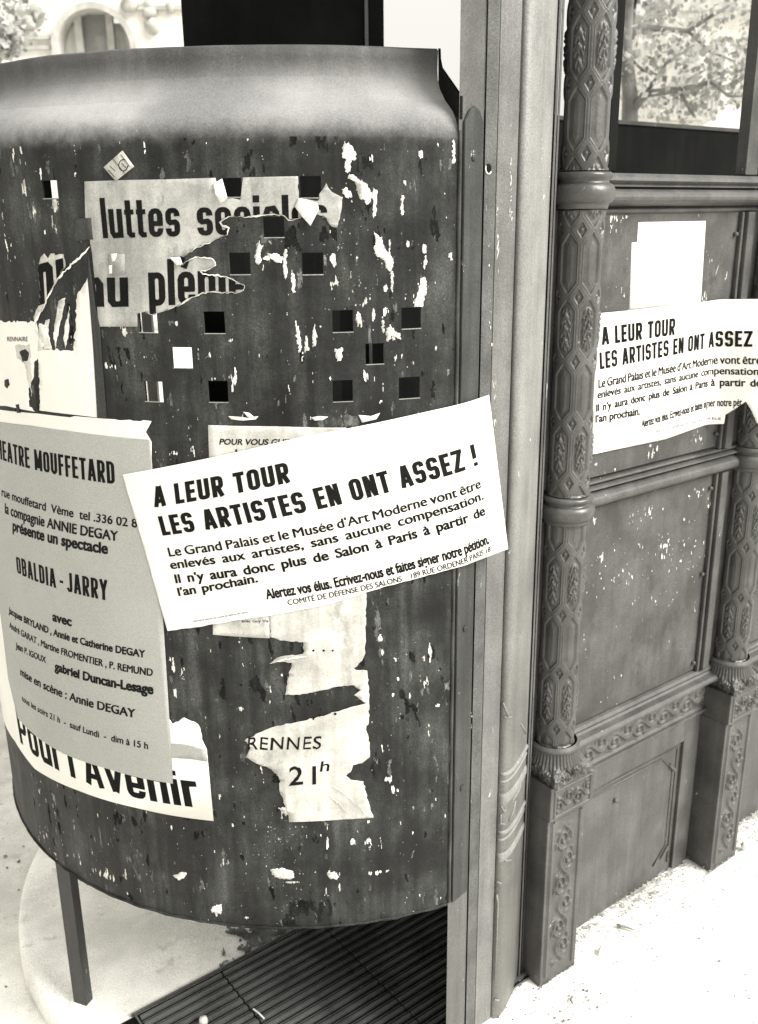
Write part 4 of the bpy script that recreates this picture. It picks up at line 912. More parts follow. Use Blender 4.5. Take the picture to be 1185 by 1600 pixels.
lettering('plénier', FRONT, ((234, 478), (412, 469), (231, 405), (411, 401)), .0013, M_ink, pt, **kw)
# torn white fibre along the tears
def torn_rim(name, pts, path, off, w, mat, parent, seed):
    rr = random.Random(seed); pp = jag(px_poly(path, pts), .0012, .0035, set(range(len(pts) - 1)), seed); bm = bmesh.new(); A_ = []; B_ = []
    for i, (u, z) in enumerate(pp):
        q = pp[min(i + 1, len(pp) - 1)]; p = pp[max(i - 1, 0)]; t = Vector((q[0] - p[0], q[1] - p[1])).normalized() if (q != p) else Vector((1, 0)); nn = Vector((-t.y, t.x))
        e = min(1, 4 * i / len(pp), 4 * (len(pp) - 1 - i) / len(pp)); ww = w * max(.08, (float(fbm(u * 60, z * 60, seed, 3)) - .30) * 4.2) * rr.uniform(.6, 1.1) * (.15 + .85 * e)
        A_.append(bm.verts.new(path.at(u + nn.x * ww, z + nn.y * ww, off))); B_.append(bm.verts.new(path.at(u - nn.x * ww * .5, z - nn.y * ww * .5, off + .0006)))
    for i in range(len(pp) - 1): bm.faces.new((A_[i], A_[i + 1], B_[i + 1], B_[i]))
    bmesh.ops.recalc_face_normals(bm, faces=bm.faces)
    return from_bm(name, bm, mat, parent, True)
torn_rim('torn_edge', LP[20:37], FRONT, .0016, .0013, M_white_old, pt, 1)
torn_rim('torn_edge', LP[40:52], FRONT, .0016, .0013, M_white_old, pt, 2)
torn_rim('torn_edge', LP[50:62], FRONT, .0016, .0015, M_white_old, pt, 3)
for k, pts in enumerate(([(333.5, 287), (347.7, 279), (357, 309), (347, 318), (338, 303)], [(467, 309), (480, 312), (496.5, 318), (498, 327), (485, 352.6), (472, 338), (461, 323)], [(266, 402), (282, 401), (287, 412), (278, 414)])):
    b0 = FRONT.px(*pts[0]); sheet('paper_flap', px_poly(FRONT, pts), FRONT, .0022, M_white, pt, extra=lambda u, z, b=b0: .012 * min(1, max(0, (b[1] - z) / .05)))
sheet('paper_patch', px_poly(FRONT, [(170, 397), (196, 396), (197, 429), (172, 429)]), FRONT, .0016, M_aged, pt)
o = sheet('paper_sliver', px_poly(FRONT, [(174, 396), (184, 396), (181, 407), (177, 409)]), FRONT, .0022, M_white, pt); o = sheet('paper_sliver', px_poly(FRONT, [(171, 414), (176, 414), (176, 427), (172, 427)]), FRONT, .0022, M_white, pt)
tag(sheet('grey_patch', px_poly(FRONT, [(117, 342), (143, 340), (146, 374), (119, 376)]), FRONT, .0016, M_bar), 'small plain dark grey paper square stuck at the edge of the luttes poster', 'patch')
# stamp
st = poster('stamp_label', FRONT.px(186, 258), 'tiny square sticker like a printed stamp, stuck on its corner above the luttes poster', 'sticker')
sheet('paper', px_poly(FRONT, [(192.4, 235), (210.5, 260), (182, 283), (163, 261)]), FRONT, .0018, M_aged_light, st)
ring_px = [(194 + 7 * math.cos(a) * 1.0, 258 + 9 * math.sin(a)) for a in np.linspace(0, 5.2, 16)]
bm = bmesh.new(); tube_bm(bm, [FRONT.at(*FRONT.px(*p), .0021) for p in ring_px], .0006, 5); from_bm('printed_ring', bm, M_ink_soft, st)
bm = bmesh.new()
for a, b in (((177, 247), (196, 271)), ((170, 266), (180, 276)), ((190, 241), (204, 260)), ((191, 254), (198, 262)), ((173, 259), (181, 267))): tube_bm(bm, [FRONT.at(*FRONT.px(*a), .0021), FRONT.at(*FRONT.px(*b), .0021)], .0004, 4)
from_bm('printed_lines', bm, M_ink_soft, st)

# torn white remnants at the left
pt = poster('torn_white_poster', FRONT.px(120, 580), 'torn blank white poster remnant above the grey theatre bill, with dark gashes')
TP = [(-60, 500), (0, 502), (57, 503), (60, 515), (64, 530), (60, 545), (116, 547), (118, 500), (121, 460), (130, 447), (137, 434), (141, 480), (145, 534), (149, 590), (152.6, 652), (118, 648), (62, 641), (62, 600), (59, 564), (54, 585), (46, 605), (46, 635), (55, 643), (10, 634), (-60, 628)]
sheet('paper', jag(px_poly(FRONT, TP), .0022, .004, {1, 2, 3, 4, 5, 6, 7, 8, 9, 16, 17, 18, 19, 20, 21}, 8), FRONT, .0006, M_white, pt)
for i, pts in enumerate(([(31, 549), (40, 545), (46, 551), (44, 563), (36, 565)], [(8, 593), (14, 592), (16, 601), (12, 607), (8, 603)], [(25, 632), (30, 631), (33, 645), (27, 645)], [(54, 566), (60, 560), (61, 600), (63, 630), (58, 640), (54, 610)])):
    sheet('gash', jag(px_poly(FRONT, pts), .0008, .004, None, i + 30), FRONT, .0010, M_screen, pt)
lettering('RENNAIRE', FRONT, q4((12, 533), (44, 533), 7), .0009, M_ink_soft, pt, bold=.01)
sheet('faded_print', jag(px_poly(FRONT, [(24, 540), (48, 538), (50, 620), (46, 600), (40, 570), (28, 560)]), .002, .004, None, 5), FRONT, .0008, M_aged_light, pt)
pt = poster('curling_scrap', FRONT.px(85, 450), 'torn scrap with black print and curling whitish edge beside the luttes poster', 'scrap')
SP_ = [(64, 402), (70, 396), (76, 404), (80, 396), (100, 397), (103, 415), (96, 426), (92, 436), (84, 448), (76, 462), (70, 480), (60, 495), (56, 510), (53, 495), (62, 475), (63, 450), (60, 425)]
spj = jag(px_poly(FRONT, SP_), .0008, .004, None, 6)
sheet('paper', spj, FRONT, .0009, M_aged_light, pt)
lettering('ni', FRONT, ((60, 478), (104, 462), (56, 398), (98, 388)), .0012, M_ink, pt, goth=dict(w=.2, W=.5, gap=.08, X=.8), clip=spj)
torn_rim('torn_edge', [(141, 385), (134, 394), (122, 404), (105, 420), (94, 433), (84, 448), (76, 464), (68, 482), (58, 498), (54, 512), (62, 528), (70, 542)], FRONT, .0014, .0028, M_white_old, pt, 5)
for k, pts in enumerate(([(72, 500), (78, 498), (76, 520), (82, 545), (70, 546), (66, 525)], [(92, 470), (103, 465), (98, 490), (92, 520), (87, 545), (84, 520)], [(104, 500), (109, 478), (108, 520), (103, 545), (100, 530)], [(62, 505), (74, 510), (68, 545), (60, 548)])):
    sheet('white_fibre', jag(px_poly(FRONT, pts), .0012, .004, None, k + 50), FRONT, .0011, M_white_old, pt)
tag(sheet('grey_strip', px_poly(FRONT, [(139, 395), (150, 480), (157, 510), (160, 560), (168, 654), (152.6, 652), (146, 534), (138, 434)]), FRONT, .0012, M_bar), 'narrow dark strip of paper running down beside the blank white remnant', 'paper strip')

# weathered sheets in the middle
pt = poster('guide_sheet', FRONT.px(430, 690), 'weathered white sheet headed Pour Vous Guider, mostly hidden under the petition')
gd = px_poly(FRONT, [(325.5, 664), (430, 666), (541, 668), (546, 800), (421.7, 960), (421.7, 997), (333, 991.5), (333, 900)])
sheet('paper', gd, FRONT, .0008, M_aged_light, pt, amp=.0002)
lettering('POUR VOUS GUIDER', FRONT, q4((343, 694), (474, 694), 8.5), .0011, M_ink, pt, bold=.03, slant=.012)
lettering('L E S', FRONT, q4((368, 712), (412, 712), 10), .0011, M_ink_soft, pt, bold=.02)
lettering('avec Guy Vis', FRONT, q4((378, 972), (420, 972), 4), .0011, M_ink_soft, pt, bold=.01)
for pts in ([(357, 650), (372, 651), (388, 653), (404, 650), (400, 655), (380, 657), (362, 655)], [(486, 652), (498, 650), (513, 651), (505, 656), (492, 657)], [(560, 648), (580, 650), (594, 645), (588, 655), (566, 660)], [(380, 643), (390, 645), (398, 652), (388, 652)]):
    sheet('white_slip', px_poly(FRONT, pts), FRONT, .0009, M_white, pt)
pt = poster('rennes_poster', FRONT.px(500, 1200), 'ragged whitish handwritten notice reading Rennes 21 h, torn across in two places')
RP = [(421.7, 930), (572, 925), (571, 1020), (566, 1032), (553, 1044), (562, 1047), (574, 1047.6), (577, 1090), (576.5, 1125.6), (572, 1140), (578, 1160), (578, 1182.6), (566, 1192), (552, 1195), (548, 1206), (540.7, 1212), (548, 1218), (568, 1220.6), (575, 1250), (583.7, 1277.5), (540, 1280), (452, 1284), (450, 1270), (437, 1235), (438, 1220), (428, 1206), (420, 1199.5), (400, 1192), (384.5, 1182.6), (392, 1168), (382.4, 1157), (404, 1145), (433, 1134), (470, 1127), (515, 1115), (572, 1098), (553, 1086), (564, 1078), (553, 1070.8), (524, 1073), (495, 1080), (469, 1085.6), (446, 1085.6), (450, 1060), (456, 1035), (440, 1034), (422.5, 1036), (432, 1028), (450, 1024), (474, 1021), (474, 1003), (439, 1001), (422.5, 995)]
rp = px_poly(FRONT, RP); rpj = jag(rp, .0013, .005, set(range(1, 19)) | set(range(21, 53)), 15)
sheet('paper', rpj, FRONT, .0012, M_aged_light, pt, amp=.0006, seed=21)
kw = dict(clip=None, amp=.0006, seed=21)
lettering('RENNES', FRONT, q4((387, 1170), (501, 1169), 19, 19, (.0, .05)), .0016, M_ink, pt, bold=.008, spacing=1.1, slant=.01, wobble=.10, **kw)
lettering('21', FRONT, q4((452, 1226), (494, 1225), 28), .0016, M_ink, pt, bold=.01, spacing=1.15, wobble=.08, **kw)
lettering('h', FRONT, q4((500, 1205), (514, 1204), 16, 16, (.15, .15)), .0016, M_ink, pt, bold=.01, **kw)
lettering('à', FRONT, q4((426, 1222), (438, 1222), 14), .0016, M_ink, pt, bold=.01, **kw)
bm = bmesh.new()
for x, y, r in ((474, 1017, 2), (490, 1016, 2.2), (506, 1016, 2.2), (520, 1016, 2), (473, 1211, 0), (524, 1115, 2.6), (500, 1118, 1.6), (490, 1123, 1.8)):
    if r: c = FRONT.at(*FRONT.px(x, y), .0018); tube_bm(bm, [FRONT.at(*FRONT.px(x, y), .001), c], r * .0009, 8)
o = from_bm('printed_dots', bm, M_ink, pt); o['kind'] = 'stuff'
torn_rim('torn_edge', [(512, 1211), (525, 1202), (540, 1195), (556, 1193)], FRONT, .0022, .0016, M_white, pt, 9)
torn_rim('torn_edge', [(422, 1036), (440, 1031), (460, 1027), (480, 1026)], FRONT, .0022, .0022, M_white, pt, 10)
torn_rim('fold_crease', [(518, 1226), (540, 1240), (560, 1258), (572, 1272)], FRONT, .0024, .0014, M_aged_light, pt, 14)
torn_rim('fold_crease', [(505, 1235), (525, 1250), (545, 1270)], FRONT, .0024, .0010, M_aged_light, pt, 15)

# petition sheet lying over screen and door post
pt = poster('petition_sheet', FRONT.px(500, 800), 'bright white printed petition slapped on crooked across the screen and the door post', 'poster', 'two printed petition sheets')
lift = lambda u, z: .004 * float(sstep(u, UE - .06, UE + .004)) + .0022 * (float(fbm(u * 13, z * 13, 77, 3)) - .4)
PP = [(193, 741), (470, 682), (760, 616), (774, 730), (790, 856), (700, 888), (600, 916), (527, 939), (520, 942), (440, 958), (372, 968), (263, 985), (228, 860)]
sheet('paper', jag(px_poly(OVER, PP), .0006, .008, {5, 6, 7, 8, 9, 10}, 3), OVER, .0026, M_white, pt, extra=lift, du=.005)
tp = lambda s, q, **k: lettering(s, OVER, q, .0031, k.pop('mat', M_ink), pt, extra=lift, **k)
tp('A LEUR TOUR', ((242.8, 792), (455, 752.5), (239.5, 760), (448.5, 721)), goth=dict(w=.215, W=.53, gap=.10, space=.36))
tp('LES ARTISTES EN ONT ASSEZ !', ((255.9, 836), (743, 725), (248, 806), (736, 692)), goth=dict(w=.205, W=.50, gap=.095, space=.34))
tp('Le Grand Palais et le Musée d\'Art Moderne vont être', ((266, 868.5), (748, 760), (262.5, 855), (745.5, 747)), bold=.010, smear=.020, word=.75)
tp('enlevés aux artistes, sans aucune compensation.', ((268.5, 888), (752, 778), (265.5, 875.5), (749, 765.5)), bold=.014, smear=.022, word=1.5)
tp('Il n\'y aura donc plus de Salon à Paris à partir de', ((276, 910), (755, 802), (273, 897), (752, 789)), bold=.014, smear=.022, word=1.5)
tp('l\'an prochain.', ((280.5, 930), (404.5, 908), (277.5, 918), (401.5, 896)), bold=.014, smear=.022, word=1.3)
tp('Alertez vos élus. Ecrivez-nous et faites signer notre pétition.', ((417, 935), (761, 847), (413.5, 920.5), (758, 833)), bold=.015, smear=.03)
tp('COMITÉ DE DÉFENSE DES SALONS    189 RUE ORDENER PARIS 18', ((450.5, 944.5), (763, 860), (448.8, 936.5), (761.5, 852)), bold=.012, smear=.01)
tp('imprimerie spéciale du comité de défense des salons', ((303, 971), (388, 956.5), (302.5, 968), (387.5, 953.5)), bold=.0, mat=M_ink_soft)

# second petition and a blank sheet on the wall
def on_wpx(x, y): return WFRONT.px(x, y)
pt = empty('petition_sheet', wall(.4, .06, 1.3), 'petition sheet pasted on the iron wall between the two patterned columns', 'poster', 'two printed petition sheets')
W2 = px_poly(WFRONT, [(915, 495), (940, 489), (983, 485), (1096, 472), (1185, 467), (1215, 464), (1240, 650), (1185, 662), (1182.6, 660), (1175, 642), (1166, 627), (1150, 638), (1134, 648), (1132, 662), (1040, 686), (925, 710)])
sheet('paper', W2, WFRONT, .0012, M_white, pt)
tw = lambda s, q, **k: lettering(s, WFRONT, q, .0018, k.pop('mat', M_ink), pt, **k)
tw('A LEUR TOUR', ((940, 539), (1054, 523), (939, 511), (1055, 496.5)), goth=dict(w=.205, W=.52, gap=.10, space=.36))
tw('LES ARTISTES EN ONT ASSEZ !', ((937, 577), (1193, 541.5), (936, 550.5), (1194, 516.5)), goth=dict(w=.195, W=.50, gap=.095, space=.34))
tw('Le Grand Palais et le Musée d\'Art Moderne vont être', q4((934.5, 606), (1190, 568.5), 13, 12), bold=.010, smear=.020, word=.7)
tw('enlevés aux artistes, sans aucune compensation.', q4((933, 622.5), (1190, 585.5), 11, 11), bold=.012, smear=.018, word=1.4, mat=M_ink)
tw('Il n\'y aura donc plus de Salon à Paris à partir de', q4((931, 643), (1190, 603.5), 11, 11), bold=.012, smear=.018, word=1.4, mat=M_ink)
tw('l\'an prochain.', q4((930, 660), (1000, 647.5), 11, 11), bold=.02, smear=.01)
tw('Alertez vos élus. Ecrivez-nous et faites signer notre pét', q4((1002, 668), (1160, 634), 12, 11), bold=.008, smear=.02, mat=M_ink_soft, clip=W2)
tw('COMITÉ DE DÉFENSE DES SALONS 189 RUE', q4((1018, 678), (1128, 656), 4, 4), bold=.0, mat=M_ink_soft)
pt = empty('blank_sheet', wall(.35, .065, 1.5), 'blank white sheet with one faint printed line, pasted above the second petition on the wall', 'poster')
sheet('paper', px_poly(WP, [(997.7, 347), (1103, 345), (1094, 490), (983, 500), (987.5, 379), (996, 378)]), WP, .0006, M_white, pt)
lettering('POUR VOUS GUIDER', WP, q4((1004, 371), (1093, 368), 5), .0009, M_aged, pt, bold=.01, slant=.01)

# ================================================================== GRATE, INTERIOR
Gt = empty('floor_grate', wall(-.4, .2, 0), 'dark ribbed iron floor grate under the screen', 'grate')
ZG = .012
sL, sR = -.716, .10; dN, dF = .02, .462
seams = [-.80, -.520, -.262, .02]
M_void = M_black
wbox('pit_shade_sheet', -.80, .10, .03, .462, .0015, .0035, M_black, Gt, 0)  # black sheet on the slab standing for the dark below the bars
for k in range(3):
    a, b = (seams[k] + .0015 if k else -.712), seams[k + 1] - .0015
    y = .446
    while y > .04:
        if k == 0 and y < .30: a2 = a + (.30 - y) * .05
        wbox('bar', a, b, y - .0042, y + .0042, .0036, ZG, M_grate, Gt, .0018)
        wbox('rib', a, b, y - .0125, y - .0105, .0036, ZG - .004, M_grate, Gt, 0)
        y -= .0225
wbox('frame', -.724, .10, .4635, .468, .002, .010, M_grate, Gt, .002)
wbox('frame', -.719, -.715, .03, .4630, .002, .010, M_grate, Gt, .002)
bm = bmesh.new(); p = on_z(318, 1596, .016); tube_bm(bm, [(p[0], p[1], .012), (p[0], p[1], .024)], [.010, .008], 8)
tag(from_bm('pebble', bm, M_white_old, None, True), 'small pale round pebble lying on the ribbed floor grate beside the matchstick', 'pebble')
bm = bmesh.new(); a_, b_ = on_z(396, 1577, .016), on_z(413, 1592, .016); tube_bm(bm, [tuple(a_), tuple((a_ + b_) / 2 + [0, 0, .002]), tuple(b_)], .0018, 6)
tag(from_bm('matchstick', bm, M_white, None), 'burnt white matchstick lying across the bars of the floor grate', 'matchstick')
# tall partition, rear wall, low iron post, unseen roof added to darken the booth
Tt = empty('tall_partition', (0, 2.45, 0), 'tall black sheet iron partition rising behind the curved screen', 'partition')
YP = 2.45; xa = on_y(285, 40, YP)[0]; xb = on_y(600, 40, YP)[0]
box('partition_sheet', xa, xb, YP, YP + .03, -.02, 2.74, M_black, Tt)
xr = on_y(573, 40, YP)[0]; box('upright_rib', xr - .004, xr + .004, YP - .006, YP - .0005, 0, 2.73, M_grate, Tt, .001)
bk = empty('rear_wall', wall(1.2, .9, 0), 'dark iron rear wall of the booth with a worn pale top edge, seen through the upper opening', 'wall')
wbox('wall_sheet', -.16, 3.6, .9, .92, -.02, 1.845, M_black, bk, 0)
wbox('top_edge', -.16, 3.6, .892, .930, 1.846, 1.858, M_iron_worn, bk, .003)
ip = on_y(237, 503, 2.9); 
it = empty('iron_stanchion', (float(ip[0]) - .05, 2.9, 0), 'slim iron stanchion glimpsed through holes behind the screen', 'post')
box('upright', ip[0] - .030, ip[0], 2.9, 2.93, -.02, 1.70, M_iron, it); box('flange', ip[0] - .10, ip[0] - .032, 2.9, 2.905, -.02, 1.70, M_black, it)
rt_ = empty('added_booth_roof', wall(1, .5, 2.75), 'unseen flat sheet iron roof added over the booth to darken it, resting on the columns', 'roof')
bm = bmesh.new(); box_bm(bm, [(xa - .02, 2.5, 2.75), wall(-.05, 0.0, 2.75), wall(3.6, 0.0, 2.75), wall(3.6, 1.0, 2.75)] + [(xa - .02, 2.5, 2.79), wall(-.05, 0.0, 2.79), wall(3.6, 0.0, 2.79), wall(3.6, 1.0, 2.79)], 0)
from_bm('added_roof_sheet', bm, M_black, rt_)

class Flat:
    @staticmethod
    def at(u, z, off=0.0): return (u, z, off + .0035)
q1, q2 = on_z(392, 1462, 0), on_z(455, 1468, 0)
flaking('grime_patch', Flat, [], .0, M_stain, None, 71, (float(q1[0]) - .06, float(q2[0]) + .10, float(q2[1]) - .10, float(q1[1]) + .12), 55, 55, .62, .0018, env=lambda U, Z: .30 * np.exp(-(((U - float(q1[0])) * 1.0 - .03) / .06) ** 2 - ((Z - float(q1[1])) / .05) ** 2) - 1.0 * (((U - WA[0]) * WN[0] + (Z - WA[1]) * WN[1]) < .47))

# ================================================================== BACKGROUND
YB = 14.0
bt = empty('stone_building', (-5, YB, 0), 'pale carved limestone town house with an arched window, far behind the screen', 'building')
def bpx(x, y): p = on_y(x, y, YB); return float(p[0]), float(p[2])
ax, az = bpx(150, 78); rO = bpx(150 + 66, 78)[0] - ax; rI = rO * .86
X0, X1, Z1 = -13.0, bpx(282, 40)[0] + .9, 12.0
ang = np.linspace(0, math.pi, 25); hole = [(ax + rO * .98, -.1)] + [(ax + rO * .98 * math.cos(t), az + rO * .98 * math.sin(t)) for t in ang] + [(ax - rO * .98, -.1)]
outl = [(X0, -.1), (X0, Z1), (X1, Z1), (X1, -.1)] + hole
vsx = [Vector((a, b, 0)) for a, b in outl]; tris = tessellate_polygon([vsx])
from_py('wall', [(a, YB, b) for a, b in outl] , [tuple(t) for t in tris], M_stone, bt)
# reveal and frame
def archband(name, r0, r1, y0, y1, mat, zb=1.0):
    o = [(ax + r1, zb)] + [(ax + r1 * math.cos(t), az + r1 * math.sin(t)) for t in ang] + [(ax - r1, zb)]
    i = [(ax + r0, zb)] + [(ax + r0 * math.cos(t), az + r0 * math.sin(t)) for t in ang] + [(ax - r0, zb)]
    n = len(o); v = [(a, y0, b) for a, b in o] + [(a, y0, b) for a, b in i] + [(a, y1, b) for a, b in o] + [(a, y1, b) for a, b in i]; f = []
    for k in range(n - 1): f += [(k, k + 1, n + k + 1, n + k), (2 * n + k, 3 * n + k, 3 * n + k + 1, 2 * n + k + 1), (k, 2 * n + k, 2 * n + k + 1, k + 1), (n + k, n + k + 1, 3 * n + k + 1, 3 * n + k)]
    return from_py(name, v, f, mat, bt)
win = archband('window', rO * .86, rO, YB - .10, YB + .3, M_stone_d)
def bbox(name, x0, x1, z0, z1, y0, y1, mat, parent=bt): return box(name, x0, x1, y0, y1, z0, z1, mat, parent, 0)
for x in (118, 168): a, _ = bpx(x, 40); bbox('mullion', a - .045, a + .045, 1.0, az + rI * .93, YB + .1, YB + .18, M_stone_d)
a0_, a1_ = bpx(118, 40)[0], bpx(168, 40)[0]
bbox('pane', a0_, a1_, 1.0, az + rI * .97, YB + .22, YB + .24, M_glass_pane); bbox('curtain', a1_, ax + rI, 1, az + rI * .75, YB + .25, YB + .27, M_curtain); bbox('pane', ax - rI, a0_, 1, az + rI * .8, YB + .26, YB + .28, M_stone)
for x, y, r in ((38, 18, .09), (45, 34, .11), (60, 16, .08), (235, 20, .09), (238, 42, .10), (234, 8, .07), (205, 5, .12), (212, 2, .09), (30, 50, .07), (268, 12, .07), (62, 28, .07)):
    a, b = bpx(x, y); bm = bmesh.new(); bmesh.ops.create_icosphere(bm, subdivisions=2, radius=r)
    for v_ in bm.verts: v_.co *= 1 + .5 * (random.random() - .5); v_.co = Vector((v_.co.x + a, v_.co.y * .7 + YB - .03, v_.co.z + b))
    from_bm('carved_ornament', bm, M_stone_d, bt, True)
for z in (bpx(60, 62)[1], bpx(60, 78)[1]): bbox('string_course', X0, ax - rO * 1.05, z, z + .05, YB - .06, YB - .002, M_stone_d)
for z in (bpx(250, 16)[1],): bbox('string_course', ax + rO * 1.08, X1, z, z + .05, YB - .06, YB - .002, M_stone_d)
for cx_ in (-11.6, -9.4): bbox('window', cx_ - .5, cx_ + .5, 3.6, 5.8, YB - .05, YB - .004, M_stone_d); bbox('pane', cx_ - .42, cx_ + .42, 3.7, 5.7, YB - .06, YB - .052, M_glass_pane)

# distant pale house beyond the opening
YH = 22.0
ht = empty('distant_house', (7.5, YH, 0), 'pale distant house with a balcony railing, behind the trees in the upper opening', 'building')
def hpx(x, y): p = on_y(x, y, YH); return float(p[0]), float(p[2])
hx0, hx1 = hpx(1035, 150)[0], hpx(1300, 150)[0]; hz = hpx(1060, 20)[1]
box('wall', hx0, hx1, YH, YH + 6, -.1, hz, M_stone, ht, 0); box('roof', hx0 - .2, hx1 + .2, YH - .3, YH + 6.2, hz + .002, hz + .3, M_stone_d, ht, 0)
for x in (1052, 1082, 1120, 1160, 1200):
    a, b = hpx(x, 110); box('window', a - .15, a + .15, YH - .05, YH - .003, b - .6, b + .6, M_stone_d, ht, 0)
a, b = hpx(1038, 163); a2, _ = hpx(1110, 163); box('balcony', a, a2, YH - .5, YH - .003, b - .35, b - .25, M_stone_d, ht, 0)
for k in range(12): xx = a + (a2 - a) * k / 11; box('railing_bar', xx - .03, xx + .03, YH - .5, YH - .45, b - .25, b + .25, M_stone_d, ht, 0)
box('railing', a, a2, YH - .5, YH - .44, b + .252, b + .30, M_stone_d, ht, 0)

def tree(name, base, trunk, limbs, leaf_c, n_leaf, size, label, seed, gaps=1.0, group=None):
    t_ = empty(name, base, label, 'tree', group); bm = bmesh.new()
    tube_bm(bm, trunk[0], trunk[1], 10); from_bm('trunk', bm, M_bark, t_, True)
    for pts, r in limbs: bm = bmesh.new(); tube_bm(bm, pts, [r, r * .85, r * .6, r * .3][:len(pts)] + [r * .2] * max(0, len(pts) - 4), 8); from_bm('limb', bm, M_bark, t_, True)
    rg = np.random.default_rng(seed); P = []
    for (c, rad, k) in leaf_c:
        n = int(n_leaf * k); d = rg.normal(size=(n * 3, 3)); d /= np.linalg.norm(d, axis=1)[:, None]; d *= rg.random((n * 3, 1)) ** .45
        q = np.array(c) + d * np.array(rad); keep = fbm(q[:, 0] * 2.2 + q[:, 1] * 1.3, q[:, 2] * 2.4 + q[:, 1], seed, 3) > .43 * gaps
        P.append(q[keep][:n])
    P = np.concatenate(P); n = len(P); a = rg.normal(size=(n, 3)); a /= np.linalg.norm(a, axis=1)[:, None]; b = np.cross(a, rg.normal(size=(n, 3))); b /= np.linalg.norm(b, axis=1)[:, None]
    s = size * (.6 + .8 * rg.random((n, 1)))
    V_ = np.stack([P - a * s, P + b * s * .75, P + a * s, P - b * s * .75], 1).reshape(-1, 3)
    f = np.arange(4 * n).reshape(n, 4); me = bpy.data.meshes.new('crown'); me.from_pydata(V_.tolist(), [], f.tolist()); me.update(); link('crown', me, t_, M_leaf)
    return t_
YT = 8.0
def tpx(x, y, Y=YT): return tuple(float(v_) for v_ in on_y(x, y, Y))
b0 = tpx(984, 300); gr = 'plane trees in the street beyond'
tree('plane_tree', (b0[0], YT, 0), ([(b0[0], YT, -.1), tpx(984, 240), tpx(985, 150), tpx(978, 80), tpx(985, -60), tpx(1000, -260)], [.085, .07, .06, .05, .04, .02]),
     [([tpx(985, 175), tpx(1010, 146, 7.9), tpx(1060, 140, 7.8), tpx(1110, 128, 7.7)], .04), ([tpx(985, 55), tpx(1000, 42, 8.1), tpx(1075, 48, 8.2), tpx(1145, 5, 8.2)], .032), ([tpx(984, 60), tpx(1000, -40, 8.1), tpx(1060, -160, 8.2)], .04), ([tpx(1060, 140, 7.8), tpx(1085, 180, 7.8)], .015), ([tpx(1010, 146, 7.9), tpx(1040, 100, 7.9), tpx(1085, 70, 7.9)], .014), ([tpx(1075, 48, 8.2), tpx(1110, 80, 8.2), tpx(1160, 100, 8.2)], .012), ([tpx(985, 90), tpx(1005, 110, 8), tpx(1035, 118, 8)], .012), ([tpx(1110, 128, 7.7), tpx(1140, 150, 7.7), tpx(1172, 150, 7.7)], .012)],
     [(tpx(1110, 60), (1.0, .8, .55), 1.0), (tpx(1090, 165), (.5, .5, .22), .25), (tpx(1020, 30), (.45, .6, .45), .35), (tpx(1050, -200), (1.8, 1.5, 1.0), 1.2), (tpx(1170, 130), (.5, .6, .4), .4)], 950, .026,
     'slim plane tree with thin branches and scattered pale leaves, seen through the upper opening', 3, 1.0, gr)
YT2 = 11.0
b1 = tpx(-30, 200, YT2)
tree('plane_tree', (b1[0] - 1, YT2, 0), ([(b1[0] - 1, YT2, -.1), (b1[0] - 1, YT2, 2.4), (b1[0] - .9, YT2, 4.4)], [.14, .11, .08]),
     [([(b1[0] - 1, YT2, 2.3), tpx(-60, 60, YT2), tpx(-10, 66, YT2), tpx(18, 76, YT2)], .05), ([(b1[0] - .9, YT2, 4.0), tpx(-60, -80, YT2), tpx(0, -140, YT2)], .05)],
     [(tpx(-10, 66, YT2), (.34, .3, .22), .22), (tpx(-60, -100, YT2), (1.0, 1, 1.2), 1.0)], 1500, .045,
     'leafy plane tree whose drooping twigs show beside the carved stone town house', 5, .9, gr)

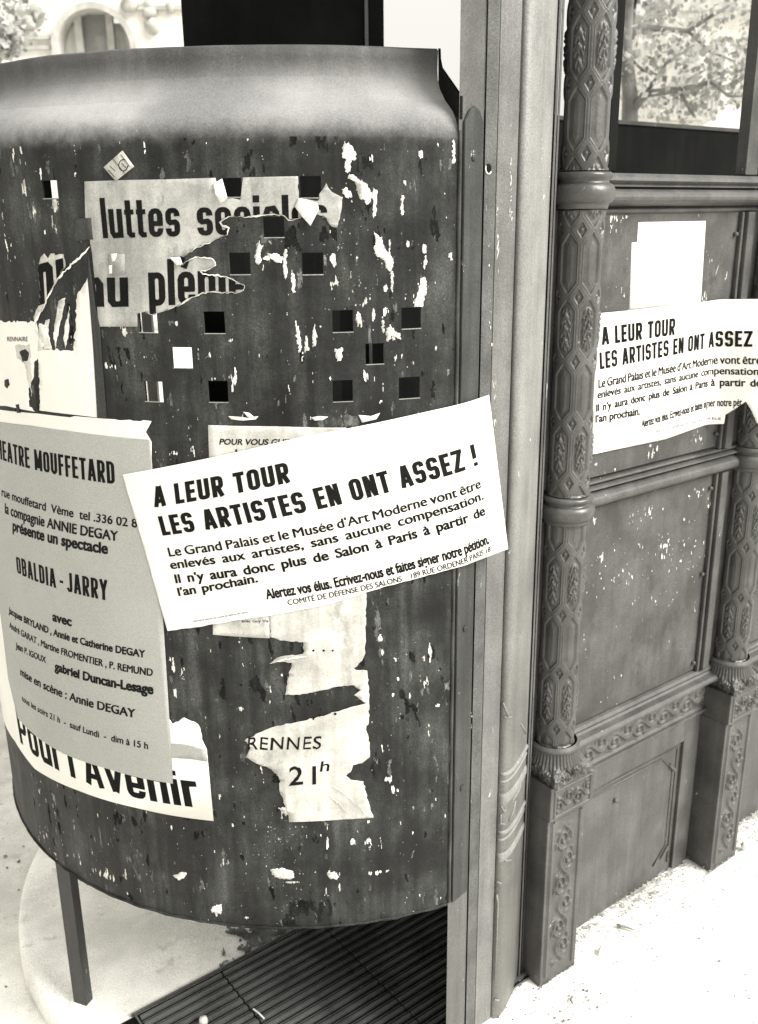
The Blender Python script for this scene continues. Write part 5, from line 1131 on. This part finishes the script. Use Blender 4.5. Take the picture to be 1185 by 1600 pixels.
# ================================================================== DIRT AND LITTER
class Foot:
    @staticmethod
    def at(u, z, off=0.0):
        x, y, _ = wall(u, z, 0); return (x, y, off + .004 * float(fbm(u * 40, z * 40, 3, 2)))
o = flaking('dirt_drift', Foot, [], .0035, M_dust, None, 61, (-.14, 1.25, -.15, .069), 140, 140, .72, .0018, env=lambda U, Z: .20 - np.abs(.058 - Z) * 4.5 + .14 * (fbm(U * 12, Z * 12, 8) - .5) * 2 - .9 * (((U % SP) < .125) & (Z > -.004)))
bm = bmesh.new(); rr = random.Random(3)
def crumb(x, y, z, s):
    m = Matrix.Translation((x, y, z)) @ Matrix.Rotation(rr.uniform(0, 6), 4, 'Z') @ Matrix.Diagonal((s, s * rr.uniform(.5, 1), s * rr.uniform(.3, .7), 1))
    r_ = bmesh.ops.create_icosphere(bm, subdivisions=1, radius=1, matrix=m)
    for v_ in r_['verts']: v_.co += Vector((rr.uniform(-.25, .25), rr.uniform(-.25, .25), rr.uniform(-.2, .2))) * s
for k in range(900):
    s = rr.uniform(.0, 1.2); dpt = .07 - abs(rr.gauss(0, .045))
    if (s % SP) < .12: dpt = min(dpt, -.002)
    x, y, _ = wall(s, dpt, 0); crumb(x, y, rr.uniform(-.002, .004), rr.uniform(.0008, .0026))
for k in range(120):
    s = rr.uniform(-.12, .1); dpt = rr.uniform(-.10, .06); x, y, _ = wall(s, dpt, 0); crumb(x, y, 0, rr.uniform(.0010, .0035))
for k in range(420):
    x, y = rr.uniform(.2, 1.6), rr.uniform(1.2, 2.6); crumb(x, y, -.001, rr.uniform(.001, .003))
for k in range(160):
    x, y = rr.uniform(-1.4, -.8), rr.uniform(1.2, 2.4); crumb(x, y, -.055, rr.uniform(.0015, .006))
o = from_bm('dirt_crumbs', bm, M_dirt); o['kind'] = 'stuff'
def litter(name, pts, r, mat, label, cat):
    bm = bmesh.new(); tube_bm(bm, [tuple(on_z(x, y, z)) for x, y, z in pts], r, 8); return tag(from_bm(name, bm, mat, None, True), label, cat)
c5 = lambda x, y: (780 + x / 2.857, 1040 + y / 2.857)
litter('cigarette_end', [(*c5(450, 1290), .006), (*c5(462, 1255), .012)], .0055, M_white, 'stubby white cigarette end lying on the dusty ground in front of the wall', 'cigarette end')
litter('twig', [(*c5(525, 1158), .006), (*c5(560, 1165), .006), (*c5(608, 1182), .003)], [.0035, .003, .001], M_dirt, 'short dark twig lying on the ground parallel to the wall', 'twig')
litter('leaf_stalk', [(*c5(325, 1478), .004), (*c5(322, 1495), .006), (*c5(332, 1512), .003)], [.002, .003, .0015], M_dirt, 'tiny curled dark stalk lying on the bright ground nearest the camera', 'twig')
litter('pebble', [(*c5(1085, 800), .01), (*c5(1100, 805), .012), (*c5(1112, 812), .006)], [.006, .012, .005], M_white_old, 'pale pebble resting against the foot of the farther pedestal', 'pebble')
